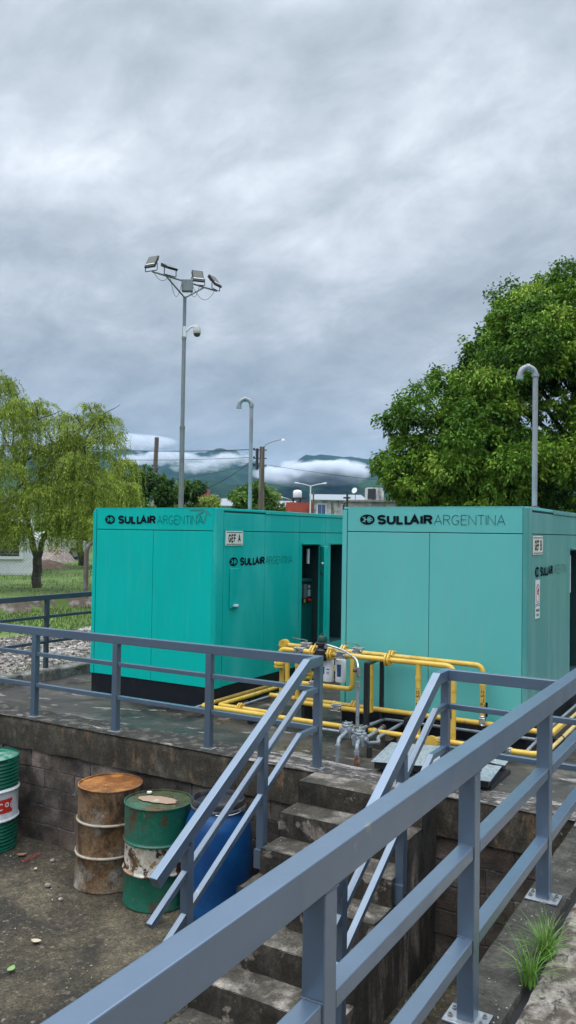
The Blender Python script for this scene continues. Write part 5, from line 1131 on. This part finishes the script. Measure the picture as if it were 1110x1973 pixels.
pp_ = MB().tube([(-20.56, 37.97, 0), (-20.56, 37.97, 4.46)], .045, 8).disc((-20.56, 37.97, 4.3), Z, .07, .1, 8); tag(pp_.build('thin_post', m_wood), 'thin dark post right of the double-armed street lamp', 'post')

# ------------------------------------------------------------------ buildings far behind
m_wht = mat('stained_white_wall', (.52, .51, .49), .9, layers=[((.22, .21, .20), 1.1, .5, .64, 8, (1.5, 1.5, .35)), ((.09, .085, .08), 1.6, .58, .68, 7, (2.2, 2.2, .3))])
m_gblk = mat('grey_render', (.26, .25, .24), .9, layers=[((.12, .115, .11), 1.2, .48, .64, 8, (1.6, 1.6, .4))])
m_brk = mat('orange_brick', (.30, .12, .075), .9, layers=[((.22, .09, .06), 5, .45, .6, 5, I1)]); m_rp = mat('red_wall', (.42, .07, .045), .8, layers=[((.25, .06, .045), 1.5, .5, .65, 6, I1)])
m_roofl = mat('light_roof', (.26, .28, .30), .7); m_wbl = mat('window_blue', (.07, .12, .25), .3); m_wf = mat('window_frame_white', (.7, .7, .7), .6)
m_drk = mat('dark_window', (.03, .032, .035), .4)
def building(name, label, p, w, d, h, mw, roof=None, wins=(), z0=0, cat='building', group=None, rz=0):
    T = thing(name, label, cat, (p[0], p[1], z0), group); q = Matrix.Rotation(az0+rz, 3, 'Z')
    MB().box((0, 0, 0), (w, d, h), q, (p[0], p[1], z0)).build('wall', mw, T)
    if roof == 'slab': MB().box((-.12, -.12, h+.002), (w+.12, d+.12, h+.13), q, (p[0], p[1], z0)).build('roof', m_gblk, T)
    elif roof == 'tin':
        r = MB(); r.add([q @ Vector(v)+Vector((p[0], p[1], z0)) for v in [(-.2, -.25, h+.01), (w+.2, -.25, h+.01), (w+.2, d+.2, h+.75), (-.2, d+.2, h+.75), (-.2, -.25, h+.07), (w+.2, -.25, h+.07), (w+.2, d+.2, h+.81), (-.2, d+.2, h+.81)]], [(0, 3, 2, 1), (4, 5, 6, 7), (0, 1, 5, 4), (1, 2, 6, 5), (2, 3, 7, 6), (3, 0, 4, 7)]); r.build('roof', m_roofl, T)
    for (wx, wz, ww, wh) in wins:
        f = MB().box((wx-.08, -.05, wz-.08), (wx+ww+.08, -.003, wz+wh+.08), q, (p[0], p[1], z0)).build('window', m_wf, T)
        MB().box((wx, -.058, wz), (wx+ww*.48, -.052, wz+wh), q, (p[0], p[1], z0)).box((wx+ww*.52, -.058, wz), (wx+ww, -.052, wz+wh), q, (p[0], p[1], z0)).build('pane', m_wbl, f)
    return T, q
building('brick_shed', 'small orange brick shed with a pale tin roof, left of the red wall', (-32.85, 53.9), 1.45, 3, 3.95, m_brk, 'tin')
building('painted_building', 'red painted low building under the white water tank', (-31.2, 52.6), 2.3, 4, 4.45, m_rp, None, ())
tk = thing('water_tank', 'white water tank on a dark stand above the red painted building', 'water tank', (-31.38, 54.9, 4.5))
MB().lathe([(.36, 0), (.38, .05), (.38, .52), (.30, .62), (.1, .67), (0, .67)], (-31.38, 54.8, 4.93), 20).build('tank', m_white, tk); MB().box((-31.95, 54.3, 4.82), (-30.8, 55.3, 4.925)).box((-31.7, 54.5, 4.4), (-31.6, 54.6, 4.82)).box((-31.1, 54.7, 4.4), (-31.0, 54.8, 4.82)).build('stand', m_dkst, tk)
building('stained_building', 'long pale building with black mould streaks and two blue windows', (-28.25, 52.0), 4.2, 6, 4.55, m_wht, 'tin', ((.35, 3.45, .62, .78), (2.35, 3.45, .62, .78)))
T, q = building('grey_building', 'mouldy grey rendered building with a taller roof block, by the big tree', (-24.0, 49.75), 5.2, 6, 4.35, m_gblk, 'slab')
MB().box((1.45, .2, 4.5), (2.7, 2.0, 5.45), q, (-24.0, 49.75, 0)).build('roof_block', m_wht, T); MB().box((1.5, .1, 4.6), (2.1, .195, 5.35), q, (-24.0, 49.75, 0)).build('dark_panel', m_dkst, T)
building('brick_tower', 'small brick block rising above the trees right of the light mast', (-41.9, 54.4), 1.15, 1.2, 5.8, m_brk)
building('low_house', 'low house with a pale roof half hidden among the light green trees', (-39.5, 52.4), 2.7, 3, 4.15, m_wht, 'tin')
dsh = thing('satellite_dish', 'small white satellite dish above the pale building roof', 'satellite dish', (-23.9, 49.0, 4.5)); MB().lathe([(0, 0), (.16, .03), (.24, .09)], (-24.3, 51.5, 5.25), 14, (-.1, -.9, .3)).build('dish', m_white, dsh); MB().tube([(-24.3, 51.6, 4.5), (-24.3, 51.55, 5.25)], .02, 6).build('mast', m_dkst, dsh)
# house on the left, mostly hidden by the willow
HP = (-18.28-5.5*math.cos(az0+R(18.5)), 13.88-5.5*math.sin(az0+R(18.5)))
hs_, q = building('white_house', 'white house wall with a dark barred window, behind the willow trunk', HP, 5.5, 4, 2.6, mat('white_house_wall', (.66, .67, .68), .85, layers=[((.5, .5, .48), 1.5, .5, .68, 7, I1)]), 'slab', (), z0=.30, cat='house', rz=R(18.5))
f = MB().box((3.50, -.06, .55), (5.15, -.003, 1.85), q, (*HP, .3)).build('window', m_wf, hs_); MB().box((3.62, -.066, .66), (5.03, -.061, 1.76), q, (*HP, .3)).build('pane', m_drk, f)
b = MB()
for i in range(7): b.box((3.62, -.085, .72+i*.15), (5.03, -.068, .735+i*.15), q, (*HP, .3))
b.build('bars', m_gblk, f)
# parked car seen between the willow's branches
def car(x, y, z, a, label):
    T = thing('parked_car', label, 'car', (x, y, z)); q = Matrix.Rotation(a, 3, 'Z'); o_ = Vector((x, y, z)); m_cp = mat('white_car_paint', (.72, .73, .74), .25, coat=.5)
    prof = [(-2.0, .35), (-2.05, .75), (-1.9, .95), (-1.0, 1.02), (-.45, 1.42), (.75, 1.45), (1.45, 1.02), (1.95, .95), (2.05, .6), (2.0, .35)]; n_ = len(prof); mb = MB()
    for s_ in (1,):
        vs = [q @ Vector((px, yy*(.86 if pz > 1.1 else 1), pz))+o_ for yy in (-.85, .85) for (px, pz) in prof]; mb.add(vs, [tuple(reversed(range(n_))), tuple(range(n_, 2*n_))]+[(i, (i+1) % n_, n_+(i+1) % n_, n_+i) for i in range(n_)])
    mb.build('body', m_cp, T, bevel=.05)
    w = MB()
    for yy in (-.80, .80): w.add([q @ Vector((px, yy*1.0, pz))+o_ for px, pz in ((-.85, 1.05), (-.42, 1.36), (.70, 1.38), (1.15, 1.05))], [(0, 1, 2, 3)])
    w.build('window', m_drk, T)
    for px in (-1.3, 1.3):
        for yy in (-.82, .82): wh = MB().disc(q @ Vector((px, yy, .32))+o_, q @ Vector((0, 1, 0)), .32, .2, 20).build('wheel', m_rub, T); MB().disc(q @ Vector((px, yy*1.13, .32))+o_, q @ Vector((0, 1, 0)), .19, .03, 16).build('rim', m_chrome, wh)
    for yy in (-.6, .6): MB().box((1.99, yy-.15, .62), (2.04, yy+.15, .78), q, o_).build('headlight', m_glass, T)
car(-29.0, 24.3, .33, 1.2, 'white parked car glimpsed between the willow trunks')
# soil heaps
m_soil = mat('soil', (.13, .085, .06), .95, layers=[((.20, .14, .11), 5, .45, .62, 7, I1)], bump=.8)
def heap(x, y, z, rx, ry, h, label, m=m_soil):
    mb = MB(); n = 28; k = 9; vs = []
    for j in range(k+1):
        t = j/k
        for i in range(n):
            a = 2*math.pi*i/n; r = 1-t; p = (math.cos(a)*r*rx, math.sin(a)*r*ry); vs.append((x+p[0]*(1+.2*nz(p[0], p[1], 1.5)), y+p[1]*(1+.2*nz(p[1], p[0], 1.5)), z-.05+h*(1-r**1.5)*(1+.3*nz(p[0]+x, p[1], 2.5))))
    mb.add(vs, [(j*n+i, j*n+(i+1) % n, (j+1)*n+(i+1) % n, (j+1)*n+i) for j in range(k) for i in range(n)], True); return tag(mb.build('soil_heap', m), label, 'soil heap', 'soil heaps on the lawn')
heap(-21.6, 17.6, .3, 1.3, .8, .42, 'dark brown soil heap right of the willow trunk'); heap(-26.4, 22.6, .3, 1.15, 1.0, .9, 'pinkish gravel heap behind the dark soil heap', mat('pink_gravel', (.24, .18, .155), .95, layers=[((.34, .28, .25), 9, .5, .6, 5, I1)])); heap(-12.6, 12.0, .3, .7, .6, .45, 'small brown soil heap beside the fence post by the left enclosure')
tag(rock(-21.6, 16.3, .3, .16, 3).build('stone', m_white), 'white stone in front of the dark soil heap', 'stone')
# wire-mesh fence
fn_ = thing('wire_fence', 'wire mesh fence with a cranked concrete post between the lawn and the far lawn', 'fence', (-11, 7.6, .3))
FA, FB = Vector((-17.5, 3.2, .3)), Vector((-9.2, 8.85, .3)); FD = (FB-FA).normalized(); Lf = (FB-FA).length; m_fp = mat('fence_post_dark', (.12, .10, .085), .95, layers=[((.22, .20, .17), 4, .5, .65, 6, I1)])
tpos = (Vector((-10.22, 8.19, .3))-FA).dot(FD)
for k in (-2, -1, 0):
    p = FA+FD*(tpos+k*3.4); crk = Vector((.18, .22, 0)).normalized()
    MB().tube([p, p+Vector((0, 0, 1.10)), p+Vector((0, 0, 1.22))+crk*.05, p+Vector((0, 0, 1.34))+crk*.17], [.06, .055, .045, .035], 8).build('post', m_fp, fn_)
ms = MB(); H_ = 1.05; stp = .075; m_wire = mat('fence_wire', (.16, .16, .155), .6, .5)
for s_ in (1, -1):
    d = -H_
    while d < Lf+H_:
        a0, a1 = max(0, d), min(Lf, d+H_)
        if a1 > a0:
            z0_, z1_ = (a0-d, a1-d) if s_ > 0 else (H_-(a0-d), H_-(a1-d)); ms.tube([FA+FD*a0+Vector((0, 0, z0_+.03)), FA+FD*a1+Vector((0, 0, z1_+.03))], .0016, 3, cap=False)
        d += stp
ms.build('mesh', m_wire, fn_)
ms = MB()
for z, o_ in ((1.08, 0), (.55, 0), (.05, 0), (1.2, .05), (1.3, .13)): ms.tube([FA+Vector((o_*.6, o_*.8, z)), FB+Vector((o_*.6, o_*.8, z))], .0028, 4)
ms.build('strand', m_wire, fn_)

# ------------------------------------------------------------------ hills, mist, haze
fa = math.atan2(-fwd.x, fwd.y)          # heading of the view, measured from +Y towards -X
def hill_h(r, a):
    x = (a-fa)      # positive = left of the view centre
    prof = 208+34*mn.noise(Vector((x*5+2.2, 0, 0)))+22*mn.noise(Vector((x*13, 4, 0)))
    prof *= (1-.25*max(0, min(1, (x-.18)/.3)))
    prof += -30*math.exp(-((x-.015)/.03)**2)+22*math.exp(-((x-.09)/.04)**2)+12*math.exp(-((x+.08)/.04)**2)
    t = (r-1500)/1500; back = prof*1.30*max(0, min(1, t))**.8
    front = (88+45*mn.noise(Vector((x*9, 8, 0))))*math.exp(-((r-1500)/330)**2)
    h = max(back, front)
    rid = 1-abs(mn.noise(Vector((math.sin(a)*r/240, math.cos(a)*r/240, 1))))*2
    h += (rid-.5)*34*min(1, max(0, (r-1150)/500))+12*mn.noise(Vector((math.sin(a)*r/70, math.cos(a)*r/70, 5)))*min(1, max(0, (r-1150)/300))
    return max(-4, h*min(1, max(0, (r-950)/350)))
vs = []; na_, nr_ = 420, 80
for j in range(nr_+1):
    r = 950+2450*(j/nr_)**1.05
    for i in range(na_+1):
        a = fa+.75-1.5*i/na_; vs.append((CAM.x-math.sin(a)*r, CAM.y+math.cos(a)*r, hill_h(r, a)))
m_hill = mat('forest_hill', (.014, .034, .014), .95, layers=[((.030, .060, .022), .012, .45, .6, 9, I1), ((.008, .018, .009), .02, .5, .64, 9, I1)], bump=0, spec=0)
hb_ = MB(); hb_.add(vs, [(j*(na_+1)+i, j*(na_+1)+i+1, (j+1)*(na_+1)+i+1, (j+1)*(na_+1)+i) for j in range(nr_) for i in range(na_)], True)
tag(hb_.build('hills', m_hill), kind='structure')
def volmat(name, col, dens, sc=None, lo=.45, hi=.62, seed=0, stretch=(1, 1, 1), soft=True):
    m = bpy.data.materials.new(name); m.use_nodes = True; t = m.node_tree; t.nodes.clear(); o = t.nodes.new('ShaderNodeOutputMaterial')
    v = t.nodes.new('ShaderNodeVolumePrincipled'); v.inputs['Color'].default_value = (*col, 1); v.inputs['Density'].default_value = dens; v.inputs['Anisotropy'].default_value = .1
    t.links.new(v.outputs[0], o.inputs['Volume'])
    if sc:
        g = t.nodes.new('ShaderNodeTexCoord'); n = t.nodes.new('ShaderNodeTexNoise'); n.inputs['Scale'].default_value = sc; n.inputs['Detail'].default_value = 6; n.inputs['Roughness'].default_value = .6
        mp = t.nodes.new('ShaderNodeMapping'); mp.inputs['Scale'].default_value = stretch; mp.inputs['Location'].default_value = (seed, seed*2, 0); t.links.new(g.outputs['Object'], mp.inputs[0]); t.links.new(mp.outputs[0], n.inputs[0])
        # falls off towards the edge of the ellipsoid (generated coordinates run 0..1 across it)
        gg = t.nodes.new('ShaderNodeVectorMath'); gg.operation = 'MULTIPLY_ADD'; gg.inputs[1].default_value = (2, 2, 2); gg.inputs[2].default_value = (-1, -1, -1); t.links.new(g.outputs['Generated'], gg.inputs[0])
        ln = t.nodes.new('ShaderNodeVectorMath'); ln.operation = 'LENGTH'; t.links.new(gg.outputs[0], ln.inputs[0])
        fall = M(t, 'SUBTRACT', 1.0, ln.outputs['Value'], True)
        x = M(t, 'ADD', n.outputs[0], M(t, 'MULTIPLY', fall, .16)); mr = t.nodes.new('ShaderNodeMapRange'); mr.inputs[1].default_value = lo; mr.inputs[2].default_value = hi; t.links.new(x, mr.inputs[0])
        t.links.new(M(t, 'MULTIPLY', M(t, 'MULTIPLY', mr.outputs[0], M(t, 'MULTIPLY', fall, 4, True)), dens), v.inputs['Density'])
    return m
def mist(u, w, D, wx, dz, dd, dens, lo, hi, seed, sc=.012):
    d = fwd+rt*((u-555)/1567.6)+up*((986.5-w)/1567.6); c = CAM+d*D; q = Matrix.Rotation(az0, 3, 'Z'); mb = MB(); vs = []; n, k = 32, 16
    for j in range(1, k):
        ph = math.pi*j/k
        for i in range(n): a = 2*math.pi*i/n; vs.append((math.sin(ph)*math.cos(a)*wx, math.sin(ph)*math.sin(a)*dd, math.cos(ph)*dz))
    fs = [(j*n+i, j*n+(i+1) % n, (j+1)*n+(i+1) % n, (j+1)*n+i) for j in range(k-2) for i in range(n)]+[tuple(range(n)), tuple(reversed([(k-2)*n+i for i in range(n)]))]
    mb.add(vs, [f[::-1] for f in fs], True); o = mb.build('mist', volmat('mist', (.93, .95, 1), dens, sc, lo, hi, seed, (1, 1, 1.7))); o.location = c; o.rotation_euler = (0, 0, az0); tag(o, kind='stuff'); return o
mist(600, 913, 1300, 100, 23, 90, .16, .50, .61, 3, .020)
mist(652, 906, 1330, 56, 20, 70, .10, .52, .63, 9, .022)
mist(432, 886, 1400, 60, 15, 60, .07, .56, .68, 5, .026)
mist(385, 903, 1400, 55, 13, 60, .06, .57, .69, 15, .026)
mist(300, 884, 1900, 120, 20, 120, .06, .56, .68, 7, .016)
mist(235, 852, 2000, 150, 20, 120, .05, .54, .66, 11, .012)
hz = MB().box((-4300, -4300, -4), (4300, 4300, 480)); hz.v = [tuple(v) for v in hz.v]
hzo = hz.build('haze', volmat('haze', (.34, .62, 1.0), .00010)); tag(hzo, kind='stuff')
